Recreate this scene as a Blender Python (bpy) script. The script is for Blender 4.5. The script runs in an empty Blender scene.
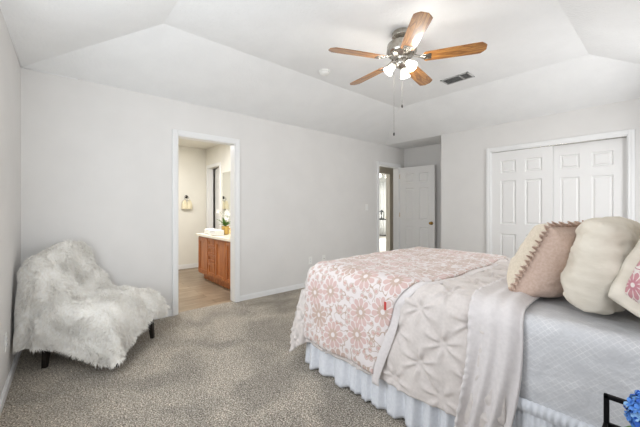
import bpy, bmesh, math, random
import numpy as np
from mathutils import Vector, Matrix, noise as mnoise

PI = math.pi
rad = math.radians
SC = bpy.context.scene
COL = SC.collection

# ------------------------------------------------------------------ camera
cam_d = bpy.data.cameras.new('camera')
cam_d.sensor_width = 36.0
cam_d.lens = 312.0 / 640.0 * 36.0
cam_d.shift_y = -5.5 / 640.0
cam_d.clip_start = 0.05
cam = bpy.data.objects.new('camera', cam_d)
COL.objects.link(cam)
cam.location = (3.75, 0.0, 1.215)
cam.rotation_euler = (rad(90), 0, rad(48.8))
SC.camera = cam

# ------------------------------------------------------------------ world
W = bpy.data.worlds.new('world')
SC.world = W
W.use_nodes = True
W.node_tree.nodes['Background'].inputs[0].default_value = (0.75, 0.85, 1.0, 1)
W.node_tree.nodes['Background'].inputs[1].default_value = 0.6

SC.view_settings.view_transform = 'Standard'
SC.view_settings.look = 'None'
SC.view_settings.gamma = 1.0
SC.view_settings.use_curve_mapping = False
SC.view_settings.exposure = 0.42


def area(name, loc, target, sx, sy, power, col):
    d = bpy.data.lights.new(name, 'AREA')
    d.shape = 'RECTANGLE'; d.size = sx; d.size_y = sy
    d.energy = power; d.color = col
    o = bpy.data.objects.new(name, d); COL.objects.link(o)
    o.location = loc
    o.rotation_euler = (Vector(target) - Vector(loc)).to_track_quat('-Z', 'Y').to_euler()
    return o


def point(name, loc, power, col, r=0.05):
    d = bpy.data.lights.new(name, 'POINT')
    d.energy = power; d.color = col; d.shadow_soft_size = r
    o = bpy.data.objects.new(name, d); COL.objects.link(o)
    o.location = loc
    return o


# daylight through the windows that lie outside the frame
area('daylight_bedside_window', (4.02, 0.42, 1.50), (2.0, 0.75, 1.0), 0.9, 1.3, 9, (0.94, 0.97, 1.0))
area('daylight_far_window', (4.02, 3.95, 1.45), (0.5, 2.9, 1.15), 0.9, 1.3, 21, (0.99, 0.99, 1.0))
area('daylight_side_window', (2.1, -0.19, 1.35), (1.3, 3.0, 1.95), 1.5, 1.3, 28, (0.91, 0.955, 1.0))
# ceiling fan bulbs are made with the fan; bathroom and hall lamps here
area('bathroom_vanity_lamp', (-0.9, 2.25, 2.05), (-1.3, 1.0, 0.9), 0.7, 0.15, 9, (1.0, 0.9, 0.74))
area('bathroom_ceiling_lamp', (-1.3, 1.4, 2.40), (-1.3, 1.4, 0.0), 0.5, 0.5, 24, (0.97, 0.98, 1.0))
area('living_room_window', (-4.6, 8.6, 1.5), (-2.6, 8.2, 1.2), 1.6, 1.8, 190, (0.95, 0.98, 1.0))
point('hall_lamp', (-0.5, 4.6, 2.25), 3.0, (1.0, 0.92, 0.8), 0.1)


# ------------------------------------------------------------------ helpers
def link(name, me, m=None, parent=None):
    o = bpy.data.objects.new(name, me)
    COL.objects.link(o)
    if m is not None and len(me.materials) == 0:
        me.materials.append(m)
    if parent is not None:
        o.parent = parent
    return o


def smooth(me, on=True):
    me.polygons.foreach_set('use_smooth', [on] * len(me.polygons))


def obj(name, bm, m, parent=None, sm=False, bevel=0.0, seg=2):
    me = bpy.data.meshes.new(name)
    bmesh.ops.recalc_face_normals(bm, faces=bm.faces)
    bm.to_mesh(me); bm.free()
    if sm:
        smooth(me)
    o = link(name, me, m, parent)
    if bevel > 0:
        md = o.modifiers.new('bevel', 'BEVEL')
        md.width = bevel; md.segments = seg; md.limit_method = 'ANGLE'; md.angle_limit = rad(40)
        md.harden_normals = False
    return o


def grid_mesh(name, P, m, parent=None, closed_u=False, closed_v=False, uv=None, sm=True):
    P = np.asarray(P, float)
    nu, nv = P.shape[:2]
    verts = P.reshape(-1, 3)
    faces = []
    iu = nu if closed_u else nu - 1
    iv = nv if closed_v else nv - 1
    for i in range(iu):
        i2 = (i + 1) % nu
        for j in range(iv):
            j2 = (j + 1) % nv
            faces.append((i * nv + j, i2 * nv + j, i2 * nv + j2, i * nv + j2))
    me = bpy.data.meshes.new(name)
    me.from_pydata(verts.tolist(), [], faces)
    if uv is not None:
        U = np.asarray(uv, float).reshape(-1, 2)
        l = me.uv_layers.new(name='UVMap')
        vi = np.empty(len(me.loops), dtype=np.int32)
        me.loops.foreach_get('vertex_index', vi)
        l.data.foreach_set('uv', U[vi].ravel())
    me.update()
    if sm:
        smooth(me)
    return link(name, me, m, parent)


def normals_of(P):
    du = np.gradient(P, axis=0); dv = np.gradient(P, axis=1)
    n = np.cross(du, dv)
    return n / (np.linalg.norm(n, axis=2, keepdims=True) + 1e-9)


def box(bm, x0, x1, y0, y1, z0, z1, M=None):
    vs = [bm.verts.new((x, y, z)) for x in (x0, x1) for y in (y0, y1) for z in (z0, z1)]
    for f in ((0, 1, 3, 2), (4, 6, 7, 5), (0, 4, 5, 1), (2, 3, 7, 6), (0, 2, 6, 4), (1, 5, 7, 3)):
        bm.faces.new([vs[i] for i in f])
    if M is not None:
        bmesh.ops.transform(bm, matrix=M, verts=vs)
    return vs


def lathe(bm, prof, n=24, M=None, cap=True):
    rings = []
    for r, z in prof:
        rings.append([bm.verts.new((r * math.cos(2 * PI * k / n), r * math.sin(2 * PI * k / n), z)) for k in range(n)])
    for a, b in zip(rings[:-1], rings[1:]):
        for k in range(n):
            bm.faces.new((a[k], a[(k + 1) % n], b[(k + 1) % n], b[k]))
    if cap:
        if prof[0][0] > 1e-4: bm.faces.new(rings[0][::-1])
        if prof[-1][0] > 1e-4: bm.faces.new(rings[-1])
    vs = [v for r in rings for v in r]
    if M is not None:
        bmesh.ops.transform(bm, matrix=M, verts=vs)
    return vs


def tube(bm, pts, r, n=8, r2=None):
    pts = [Vector(p) for p in pts]
    rings = []
    for i, p in enumerate(pts):
        d = (pts[min(i + 1, len(pts) - 1)] - pts[max(i - 1, 0)]).normalized()
        q = d.to_track_quat('Z', 'Y')
        rr = r if r2 is None else r + (r2 - r) * i / (len(pts) - 1)
        rings.append([bm.verts.new(p + q @ Vector((rr * math.cos(2 * PI * k / n), rr * math.sin(2 * PI * k / n), 0))) for k in range(n)])
    for a, b in zip(rings[:-1], rings[1:]):
        for k in range(n):
            bm.faces.new((a[k], a[(k + 1) % n], b[(k + 1) % n], b[k]))
    bm.faces.new(rings[0][::-1]); bm.faces.new(rings[-1])


def NB():
    return bmesh.new()


def thing(name, label, cat, loc=(0, 0, 0), rotz=0, group=None):
    o = bpy.data.objects.new(name, None); COL.objects.link(o)
    o.empty_display_size = 0.1
    o.location = loc; o.rotation_euler = (0, 0, rotz)
    o['label'] = label; o['category'] = cat
    if group: o['group'] = group
    return o


def tag(o, label, cat, group=None, kind=None):
    o['label'] = label; o['category'] = cat
    if group: o['group'] = group
    if kind: o['kind'] = kind
    return o


def struct(o, label=None):
    o['kind'] = 'structure'
    if label: o['label'] = label
    return o


# ------------------------------------------------------------------ materials
def mat(name, col, rough=0.6, metal=0.0, spec=0.4, **kw):
    m = bpy.data.materials.new(name); m.use_nodes = True
    b = m.node_tree.nodes['Principled BSDF']
    c = tuple((v / 255.0) for v in col)
    lin = tuple(((v + 0.055) / 1.055) ** 2.4 if v > 0.04045 else v / 12.92 for v in c)
    b.inputs['Base Color'].default_value = (*lin, 1)
    b.inputs['Roughness'].default_value = rough
    b.inputs['Metallic'].default_value = metal
    b.inputs['Specular IOR Level'].default_value = spec
    for k, v in kw.items():
        b.inputs[k].default_value = v
    return m


def lin(col):
    c = [v / 255.0 for v in col]
    return tuple(((v + 0.055) / 1.055) ** 2.4 if v > 0.04045 else v / 12.92 for v in c) + (1,)


def nodes(m):
    nt = m.node_tree
    return nt, nt.nodes, nt.links, nt.nodes['Principled BSDF']


def math_n(nt, op, a, b=None, c=None):
    n = nt.nodes.new('ShaderNodeMath'); n.operation = op
    for i, v in enumerate((a, b, c)):
        if v is None: continue
        if isinstance(v, (int, float)): n.inputs[i].default_value = v
        else: nt.links.new(v, n.inputs[i])
    return n.outputs[0]


def add_noise(m, scale, c1, c2, detail=3, bump=0.0, bscale=None, lo=0.35, hi=0.65, coord='Object', dist=0.002, stretch=None):
    nt, N, L, b = nodes(m)
    tc = N.new('ShaderNodeTexCoord')
    src = tc.outputs[coord]
    if stretch:
        mp = N.new('ShaderNodeMapping'); mp.inputs['Scale'].default_value = stretch
        L.new(src, mp.inputs[0]); src = mp.outputs[0]
    nz = N.new('ShaderNodeTexNoise'); nz.inputs['Scale'].default_value = scale; nz.inputs['Detail'].default_value = detail
    L.new(src, nz.inputs['Vector'])
    r = N.new('ShaderNodeValToRGB')
    r.color_ramp.elements[0].position = lo; r.color_ramp.elements[1].position = hi
    r.color_ramp.elements[0].color = lin(c1); r.color_ramp.elements[1].color = lin(c2)
    L.new(nz.outputs['Fac'], r.inputs[0]); L.new(r.outputs[0], b.inputs['Base Color'])
    if bump > 0:
        n2 = N.new('ShaderNodeTexNoise'); n2.inputs['Scale'].default_value = bscale or scale; n2.inputs['Detail'].default_value = 3
        L.new(src, n2.inputs['Vector'])
        bp = N.new('ShaderNodeBump'); bp.inputs['Strength'].default_value = bump; bp.inputs['Distance'].default_value = dist
        L.new(n2.outputs['Fac'], bp.inputs['Height']); L.new(bp.outputs[0], b.inputs['Normal'])
    return m


M = {}
M['wall'] = add_noise(mat('painted_wall', (221, 219, 216), 0.85, spec=0.2), 3, (220, 218, 215), (223, 221, 218), bump=0.25, bscale=60, dist=0.0015)
M['ceiling'] = add_noise(mat('textured_ceiling', (224, 223, 220), 0.9, spec=0.15), 4, (234, 234, 233), (237, 237, 236), bump=0.8, bscale=48, dist=0.006)
M['trim'] = mat('white_trim_paint', (232, 232, 231), 0.38)
M['door'] = mat('white_door_paint', (229, 228, 226), 0.42)
M['bathwall'] = add_noise(mat('cream_wall', (228, 225, 216), 0.8, spec=0.2), 3, (227, 224, 215), (230, 227, 218))
M['hallwall'] = mat('hall_wall_paint', (196, 190, 180), 0.85, spec=0.2)
M['farwall'] = mat('living_wall_paint', (226, 226, 222), 0.85, spec=0.2)


def carpet():
    m = mat('cut_pile_carpet', (165, 155, 143), 0.95, spec=0.08)
    nt, N, L, b = nodes(m)
    tc = N.new('ShaderNodeTexCoord')
    a = N.new('ShaderNodeTexNoise'); a.inputs['Scale'].default_value = 120; a.inputs['Detail'].default_value = 6; a.inputs['Roughness'].default_value = 0.75
    L.new(tc.outputs['Object'], a.inputs['Vector'])
    r = N.new('ShaderNodeValToRGB')
    e = r.color_ramp.elements
    e[0].position = 0.41; e[0].color = lin((128, 119, 108)); e[1].position = 0.59; e[1].color = lin((240, 233, 220))
    x = e.new(0.5); x.color = lin((176, 167, 155))
    L.new(a.outputs['Fac'], r.inputs[0])
    vc = N.new('ShaderNodeTexVoronoi'); vc.inputs['Scale'].default_value = 150; vc.inputs['Randomness'].default_value = 1
    L.new(tc.outputs['Object'], vc.inputs['Vector'])
    vs_ = N.new('ShaderNodeSeparateColor'); L.new(vc.outputs['Color'], vs_.inputs[0])
    vr = N.new('ShaderNodeValToRGB'); vr.color_ramp.elements[0].color = (.60, .59, .58, 1); vr.color_ramp.elements[1].color = (1.22, 1.22, 1.22, 1)
    L.new(vs_.outputs[0], vr.inputs[0])
    w = N.new('ShaderNodeTexNoise'); w.inputs['Scale'].default_value = 2.2; w.inputs['Detail'].default_value = 2; w.inputs['Distortion'].default_value = 0.6
    L.new(tc.outputs['Object'], w.inputs['Vector'])
    r2 = N.new('ShaderNodeValToRGB')
    r2.color_ramp.elements[0].position = 0.38; r2.color_ramp.elements[0].color = (0.80, 0.80, 0.80, 1)
    r2.color_ramp.elements[1].position = 0.62; r2.color_ramp.elements[1].color = (1.12, 1.11, 1.09, 1)
    L.new(w.outputs['Fac'], r2.inputs[0])
    mx = N.new('ShaderNodeMix'); mx.data_type = 'RGBA'; mx.blend_type = 'MULTIPLY'; mx.inputs[0].default_value = 1
    L.new(r.outputs[0], mx.inputs[6]); L.new(r2.outputs[0], mx.inputs[7]); mx2 = N.new('ShaderNodeMix'); mx2.data_type = 'RGBA'; mx2.blend_type = 'MULTIPLY'; mx2.inputs[0].default_value = 1
    L.new(mx.outputs[2], mx2.inputs[6]); L.new(vr.outputs[0], mx2.inputs[7]); L.new(mx2.outputs[2], b.inputs['Base Color'])
    bp = N.new('ShaderNodeBump'); bp.inputs['Strength'].default_value = 0.9; bp.inputs['Distance'].default_value = 0.016
    L.new(a.outputs['Fac'], bp.inputs['Height']); L.new(bp.outputs[0], b.inputs['Normal'])
    return m


M['carpet'] = carpet()


def plank(name, cols, pw, pl, rot=0):
    m = mat(name, cols[0], 0.4)
    nt, N, L, b = nodes(m)
    tc = N.new('ShaderNodeTexCoord')
    mp = N.new('ShaderNodeMapping'); mp.inputs['Rotation'].default_value = (0, 0, rot)
    L.new(tc.outputs['Object'], mp.inputs[0])
    br = N.new('ShaderNodeTexBrick')
    br.inputs['Color1'].default_value = lin(cols[0]); br.inputs['Color2'].default_value = lin(cols[1]); br.inputs['Mortar'].default_value = lin(cols[2])
    br.inputs['Scale'].default_value = 1; br.inputs['Mortar Size'].default_value = 0.003
    br.inputs['Brick Width'].default_value = pl; br.inputs['Row Height'].default_value = pw
    L.new(mp.outputs[0], br.inputs['Vector'])
    mp2 = N.new('ShaderNodeMapping'); mp2.inputs['Scale'].default_value = (2, 26, 26)
    L.new(mp.outputs[0], mp2.inputs[0])
    nz = N.new('ShaderNodeTexNoise'); nz.inputs['Scale'].default_value = 1.6; nz.inputs['Detail'].default_value = 5
    L.new(mp2.outputs[0], nz.inputs['Vector'])
    r = N.new('ShaderNodeValToRGB'); r.color_ramp.elements[0].position = 0.3; r.color_ramp.elements[0].color = (0.62, 0.58, 0.54, 1)
    r.color_ramp.elements[1].position = 0.65; r.color_ramp.elements[1].color = (1.05, 1.05, 1.05, 1)
    L.new(nz.outputs['Fac'], r.inputs[0])
    mx = N.new('ShaderNodeMix'); mx.data_type = 'RGBA'; mx.blend_type = 'MULTIPLY'; mx.inputs[0].default_value = 1
    L.new(br.outputs[0], mx.inputs[6]); L.new(r.outputs[0], mx.inputs[7]); L.new(mx.outputs[2], b.inputs['Base Color'])
    return m


M['plank'] = plank('wood_look_plank', [(168, 150, 128), (146, 129, 108), (100, 88, 74)], 0.16, 1.1, rad(90))
M['hallfloor'] = mat('pale_hall_floor', (206, 200, 190), 0.35)


def wood(name, c1, c2, scale=1.0, rough=0.35, axis=0, coat=0.0, coord='Object'):
    m = mat(name, c1, rough)
    nt, N, L, b = nodes(m)
    tc = N.new('ShaderNodeTexCoord')
    mp = N.new('ShaderNodeMapping')
    s = [14 * scale] * 3; s[axis] = 1.4 * scale
    mp.inputs['Scale'].default_value = s
    L.new(tc.outputs[coord], mp.inputs[0])
    nz = N.new('ShaderNodeTexNoise'); nz.inputs['Scale'].default_value = 1.6; nz.inputs['Detail'].default_value = 6; nz.inputs['Distortion'].default_value = 1.2
    L.new(mp.outputs[0], nz.inputs['Vector'])
    wv = N.new('ShaderNodeMath'); wv.operation = 'MULTIPLY'; wv.inputs[1].default_value = 22
    L.new(nz.outputs['Fac'], wv.inputs[0])
    sn = math_n(nt, 'SINE', wv.outputs[0])
    f = math_n(nt, 'MULTIPLY_ADD', sn, 0.5, 0.5)
    r = N.new('ShaderNodeValToRGB'); r.color_ramp.elements[0].color = lin(c1); r.color_ramp.elements[1].color = lin(c2)
    L.new(f, r.inputs[0]); L.new(r.outputs[0], b.inputs['Base Color'])
    b.inputs['Coat Weight'].default_value = coat; b.inputs['Coat Roughness'].default_value = 0.18; b.inputs['Coat IOR'].default_value = 1.65
    return m


M['chain'] = mat('aged_bronze', (104, 98, 90), 0.5, 0.7)
M['oak'] = wood('oak_blade_veneer', (132, 84, 38), (182, 128, 66), 1.2, 0.42, 0, 0.8)
M['cabinet'] = wood('honey_cabinet_wood', (160, 92, 46), (188, 116, 62), 0.7, 0.4, 2, 0.2)
M['darkwood'] = wood('dark_stained_wood', (24, 19, 16), (36, 29, 25), 1, 0.4, 2)
M['blackmetal'] = mat('matte_black_metal', (24, 24, 26), 0.45, 0.6)
M['nickel'] = add_noise(mat('brushed_nickel', (176, 172, 164), 0.22, 1.0), 30, (166, 160, 150), (188, 184, 176))
M['brass'] = mat('polished_brass', (190, 150, 80), 0.25, 1.0)
M['counter'] = mat('cream_countertop', (238, 232, 218), 0.25)
M['white_plastic'] = mat('white_plastic', (236, 235, 231), 0.4)
M['grille_dark'] = mat('duct_shadow_grey', (70, 70, 70), 0.8)  # flat grey painted in for the shade inside duct and socket slots
M['grille'] = mat('grey_vent_metal', (196, 196, 194), 0.5, 0.2)
M['towel'] = add_noise(mat('cream_towel', (232, 222, 190), 0.95), 80, (224, 212, 178), (238, 230, 204), bump=0.5)
M['white_towel'] = add_noise(mat('white_towel', (240, 238, 234), 0.95), 80, (234, 232, 228), (244, 243, 240), bump=0.5)
M['mirror'] = mat('mirror_glass', (235, 238, 236), 0.02, 1.0)
M['gold'] = mat('gold_ceramic', (196, 164, 96), 0.35, 0.7)
M['leaf'] = mat('orchid_leaf', (84, 120, 52), 0.5)
M['petal'] = mat('white_petal', (246, 244, 238), 0.6)
M['curtain'] = mat('sheer_curtain', (240, 240, 238), 0.9)


def fabric(name, c1, c2, scale=300, bump=0.15, rough=0.9, sheen=0.2, big=None):
    m = mat(name, c1, rough, spec=0.15)
    add_noise(m, scale, c1, c2, detail=2, bump=bump, bscale=scale * 1.3, dist=0.001)
    m.node_tree.nodes['Principled BSDF'].inputs['Sheen Weight'].default_value = sheen
    return m


M['comforter'] = fabric('dove_comforter_cotton', (200, 192, 187), (207, 199, 194), 60, 0.3)
M['lining'] = fabric('pale_lilac_lining', (208, 202, 200), (214, 208, 206), 60, 0.2)
M['skirt'] = fabric('white_skirt_cotton', (212, 214, 219), (220, 222, 226), 60, 0.2)
M['cream'] = add_noise(mat('cream_linen', (216, 207, 192), 0.9, spec=0.1), 9, (210, 201, 186), (222, 214, 200), detail=5, bump=0.5, bscale=45, dist=0.003, stretch=(1, 1, 2.5))
M['beige'] = fabric('oat_linen', (205, 192, 172), (215, 203, 184), 90, 0.3)
M['taupe'] = fabric('dusty_taupe_cotton', (190, 165, 150), (200, 177, 162), 90, 0.25)
M['fur'] = add_noise(mat('white_faux_fur', (250, 248, 243), 0.75, spec=0.2), 75, (240, 236, 228), (255, 254, 251), detail=4, stretch=(1, 1, .5))
M['upholstery'] = mat('grey_brown_upholstery', (116, 104, 92), 0.9)
M['red'] = mat('red_tag', (178, 58, 52), 0.7)


def sheet_mat():
    m = mat('patterned_sheet', (206, 211, 220), 0.9, spec=0.12)
    nt, N, L, b = nodes(m)
    tc = N.new('ShaderNodeTexCoord')
    # trellis of thin pale lines woven in the cloth
    sx = N.new('ShaderNodeSeparateXYZ'); L.new(tc.outputs['UV'], sx.inputs[0])
    s = math_n(nt, 'ADD', sx.outputs[0], sx.outputs[1]); d = math_n(nt, 'SUBTRACT', sx.outputs[0], sx.outputs[1])
    def line(v):
        w = math_n(nt, 'MULTIPLY', v, 130.0)
        a = math_n(nt, 'ABSOLUTE', math_n(nt, 'SINE', w))
        return math_n(nt, 'LESS_THAN', a, 0.26)
    q = math_n(nt, 'MAXIMUM', line(s), line(d))
    nz = N.new('ShaderNodeTexNoise'); nz.inputs['Scale'].default_value = 14; nz.inputs['Detail'].default_value = 5
    L.new(tc.outputs['UV'], nz.inputs['Vector'])
    mx = N.new('ShaderNodeMix'); mx.data_type = 'RGBA'
    mx.inputs[6].default_value = lin((196, 196, 198)); mx.inputs[7].default_value = lin((222, 221, 221))
    L.new(math_n(nt, 'MULTIPLY', math_n(nt, 'MULTIPLY_ADD', q, .6, .25), math_n(nt, 'MULTIPLY_ADD', nz.outputs['Fac'], 3.0, -1.0)), mx.inputs[0]); mx.clamp_factor = True; L.new(mx.outputs[2], b.inputs['Base Color'])
    bp = N.new('ShaderNodeBump'); bp.inputs['Strength'].default_value = 0.6; bp.inputs['Distance'].default_value = 0.035
    n3 = N.new('ShaderNodeTexNoise'); n3.inputs['Scale'].default_value = 7; n3.inputs['Detail'].default_value = 4; n3.inputs['Distortion'].default_value = 0.3
    L.new(tc.outputs['UV'], n3.inputs['Vector'])
    L.new(n3.outputs['Fac'], bp.inputs['Height']); L.new(bp.outputs[0], b.inputs['Normal'])
    return m


M['sheet'] = sheet_mat()


def floral(name, base, big, mid, scale=5.2, seedoff=0.0):
    """Printed blossoms: large petalled flowers, ringed berries and sprigs in UV metres."""
    m = mat(name, base, 0.9, spec=0.12)
    nt, N, L, b = nodes(m)
    tc = N.new('ShaderNodeTexCoord')
    mp = N.new('ShaderNodeMapping'); mp.inputs['Location'].default_value = (seedoff, seedoff * 0.7, 0)
    L.new(tc.outputs['UV'], mp.inputs[0])

    def cell(sc, rnd):
        v = N.new('ShaderNodeTexVoronoi'); v.voronoi_dimensions = '2D'; v.inputs['Scale'].default_value = sc; v.inputs['Randomness'].default_value = rnd
        L.new(mp.outputs[0], v.inputs['Vector'])
        su = N.new('ShaderNodeVectorMath'); su.operation = 'SUBTRACT'
        L.new(mp.outputs[0], su.inputs[0]); L.new(v.outputs['Position'], su.inputs[1])
        sp = N.new('ShaderNodeSeparateXYZ'); L.new(su.outputs[0], sp.inputs[0])
        ang = math_n(nt, 'ARCTAN2', sp.outputs[1], sp.outputs[0])
        return v.outputs['Distance'], ang, v.outputs['Color']

    col = None
    def over(prev, fac, c):
        mx = N.new('ShaderNodeMix'); mx.data_type = 'RGBA'
        L.new(fac, mx.inputs[0])
        if isinstance(prev, tuple): mx.inputs[6].default_value = lin(prev)
        else: L.new(prev, mx.inputs[6])
        mx.inputs[7].default_value = lin(c)
        return mx.outputs[2]

    # sprig lines
    nz = N.new('ShaderNodeTexNoise'); nz.inputs['Scale'].default_value = 13; nz.inputs['Detail'].default_value = 1.5
    L.new(mp.outputs[0], nz.inputs['Vector'])
    ln = math_n(nt, 'LESS_THAN', math_n(nt, 'ABSOLUTE', math_n(nt, 'SUBTRACT', nz.outputs['Fac'], 0.5)), 0.018)
    col = over(base, ln, mid)
    # berries: filled dot in a ring
    d, a, c = cell(scale * 4.2, 0.75)
    ring = math_n(nt, 'MULTIPLY', math_n(nt, 'LESS_THAN', d, 0.34), math_n(nt, 'GREATER_THAN', d, 0.23))
    col = over(col, math_n(nt, 'MULTIPLY', ring, 0.75), mid)
    col = over(col, math_n(nt, 'MULTIPLY', math_n(nt, 'LESS_THAN', d, 0.2), 0.8), big)
    # large flowers
    d, a, c = cell(scale, 0.55)
    pet = math_n(nt, 'ABSOLUTE', math_n(nt, 'SINE', math_n(nt, 'MULTIPLY', a, 5.0)))
    rad1 = math_n(nt, 'MULTIPLY_ADD', pet, 0.11, 0.29)
    body = math_n(nt, 'LESS_THAN', d, math_n(nt, 'ADD', rad1, 0.04))
    col = over(col, body, base)
    body = math_n(nt, 'LESS_THAN', d, rad1)
    sc_ = N.new('ShaderNodeSeparateColor'); L.new(c, sc_.inputs[0])
    col = over(col, math_n(nt, 'MULTIPLY', body, 0.7), big)
    col = over(col, math_n(nt, 'MULTIPLY', body, math_n(nt, 'MULTIPLY', math_n(nt, 'GREATER_THAN', sc_.outputs[0], 0.55), 0.6)), mid)
    vein = math_n(nt, 'LESS_THAN', math_n(nt, 'ABSOLUTE', math_n(nt, 'SINE', math_n(nt, 'MULTIPLY', a, 5.0))), 0.28)
    veinm = math_n(nt, 'MULTIPLY', vein, math_n(nt, 'MULTIPLY', body, math_n(nt, 'GREATER_THAN', d, 0.12)))
    col = over(col, veinm, base)
    inner = math_n(nt, 'LESS_THAN', d, math_n(nt, 'MULTIPLY_ADD', pet, 0.05, 0.15))
    col = over(col, math_n(nt, 'MULTIPLY', inner, 0.8), mid)
    col = over(col, math_n(nt, 'LESS_THAN', d, 0.07), base)
    L.new(col, b.inputs['Base Color'])
    b.inputs['Sheen Weight'].default_value = 0.2
    return m


M['floral'] = floral('blush_floral_print', (212, 204, 202), (190, 152, 143), (180, 160, 146), 4.6)
M['floral_rose'] = floral('rose_floral_print', (226, 218, 212), (206, 120, 128), (190, 130, 140), 8.5, 3.3)

# ------------------------------------------------------------------ room shell
XE = 4.08        # head-of-bed wall
YN = 4.98        # closet wall
YALC = 5.62      # back of door alcove
XALC = 1.15
HW = 2.44        # wall height
TZ = 2.76        # tray ceiling height
TX0, TX1, TY0, TY1 = 0.92, 3.17, 0.735, 4.09
TH = 0.12


def slant(x):    # the wall beside the camera runs a touch off square
    return -0.17 - 0.041 * x


def wall_boxes(name, boxes, m):
    bm = NB()
    for b_ in boxes: box(bm, *b_)
    o = obj(name, bm, m)
    return struct(o)


# bedroom floor
bm = NB(); box(bm, -0.06, XE + 0.1, -0.5, YALC + 0.12, -0.1, 0.0)
struct(obj('floor', bm, M['carpet']), 'taupe grey cut pile carpet')
# left wall of the bathroom and hall doors (x = 0)
D1 = (1.119, 1.832)    # bathroom opening
D2 = (4.775, 5.425)    # hall opening
DH = 2.05
wall_boxes('wall_west', [(-TH, 0, -0.17 - TH, D1[0], 0, HW), (-TH, 0, D1[0], D1[1], DH, HW), (-TH, 0, D1[1], D2[0], 0, HW),
                         (-TH, 0, D2[0], D2[1], DH, HW), (-TH, 0, D2[1], YALC + TH, 0, HW)], M['wall'])
# south wall, slightly out of square, with the unseen window beside the camera
bm = NB()
S0, S1 = (0.0, slant(0.0)), (XE + TH, slant(XE + TH))
for (xa, xb, z0, z1) in ((0.0, 1.40, 0, HW), (1.40, 3.30, 0, 0.70), (1.40, 3.30, 2.02, HW), (3.30, XE + TH, 0, HW)):
    vs = [bm.verts.new(p) for p in ((xa, slant(xa), z0), (xb, slant(xb), z0), (xb, slant(xb) - TH, z0), (xa, slant(xa) - TH, z0),
                                    (xa, slant(xa), z1), (xb, slant(xb), z1), (xb, slant(xb) - TH, z1), (xa, slant(xa) - TH, z1))]
    for f in ((3, 2, 1, 0), (4, 5, 6, 7), (0, 1, 5, 4), (1, 2, 6, 5), (2, 3, 7, 6), (3, 0, 4, 7)):
        bm.faces.new([vs[i] for i in f])
struct(obj('wall_south', bm, M['wall']))
# closet wall
CX0, CX1, CH = 1.926, 3.389, 2.05
wall_boxes('wall_north', [(XALC, CX0, YN, YN + TH, 0, HW), (CX0, CX1, YN, YN + TH, CH, HW), (CX1, XE + TH, YN, YN + TH, 0, HW),
                          (XALC, XALC + TH, YN + TH, YALC, 0, HW)], M['wall'])
wall_boxes('wall_alcove', [(0.0, XALC + TH, YALC, YALC + TH, 0, HW)], M['wall'])
wall_boxes('wall_closet_back', [(CX0 - 0.2, CX1 + 0.2, YN + 0.62, YN + 0.70, 0, HW)], M['wall'])
wall_boxes('wall_east', [(XE, XE + TH, -0.5, YN + TH, 0, 0.80), (XE, XE + TH, -0.5, -0.05, 0.80, HW), (XE, XE + TH, 0.89, 3.48, 0.80, HW),
                         (XE, XE + TH, 4.42, YN + TH, 0.80, HW), (XE, XE + TH, -0.05, 0.89, 2.15, HW), (XE, XE + TH, 3.48, 4.42, 2.15, HW)], M['wall'])


def window(name, M_, w, h):
    bm = NB()
    for a in ((-w / 2, -w / 2 + .05, 0, .06, 0, h), (w / 2 - .05, w / 2, 0, .06, 0, h), (-w / 2 + .05, w / 2 - .05, 0, .06, 0, .05),
              (-w / 2 + .05, w / 2 - .05, 0, .06, h - .05, h), (-w / 2 + .05, w / 2 - .05, .01, .05, h / 2 - .02, h / 2 + .02)):
        box(bm, *a)
    o = struct(obj(name, bm, M['trim']))
    o.matrix_world = M_
    return o


window('window_1', Matrix.Translation((XE + 0.06, 0.42, 0.80)) @ Matrix.Rotation(rad(90), 4, 'Z') @ Matrix.Translation((0, -.06, 0)), 0.94, 1.35)
window('window_2', Matrix.Translation((XE + 0.06, 3.95, 0.80)) @ Matrix.Rotation(rad(90), 4, 'Z') @ Matrix.Translation((0, -.06, 0)), 0.94, 1.35)
window('window_3', Matrix.Translation((2.35, slant(2.35) - .10, 0.70)) @ Matrix.Rotation(-math.atan(0.041), 4, 'Z'), 1.9, 1.32)

# tray ceiling: sloped sides up to a flat centre, flat over the alcove
bm = NB()
T = 0.10
o_ = [(-TH, -0.17 - 0.0), (XE + TH, slant(XE + TH)), (XE + TH, YN), (-TH, YN)]
o_ = [(0, -0.17), (XE, slant(XE)), (XE, YN), (0, YN)]
i_ = [(TX0, TY0), (TX1, TY0), (TX1, TY1), (TX0, TY1)]
vo = [bm.verts.new((x, y, HW)) for x, y in o_]
vi = [bm.verts.new((x, y, TZ)) for x, y in i_]
ou = [bm.verts.new((x + (-.12 if x < 1 else .12), y + (-.12 if y < 1 else 0.0), HW)) for x, y in o_]
to = [bm.verts.new((v.co.x, v.co.y, TZ + .1)) for v in ou]
bm.faces.new(vi)
for k in range(4):
    j = (k + 1) % 4
    bm.faces.new((vo[k], vo[j], vi[j], vi[k]))
    bm.faces.new((vo[k], vo[j], ou[j], ou[k]))
    bm.faces.new((ou[k], ou[j], to[j], to[k]))
bm.faces.new(to)
box(bm, -TH, XALC + TH, YN + 0.001, YALC + TH, HW, HW + .08)
box(bm, CX0 - .2, CX1 + .2, YN + 0.001, YN + .7, HW, HW + .08)
struct(obj('ceiling', bm, M['ceiling']), 'off-white textured tray ceiling')


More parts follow.
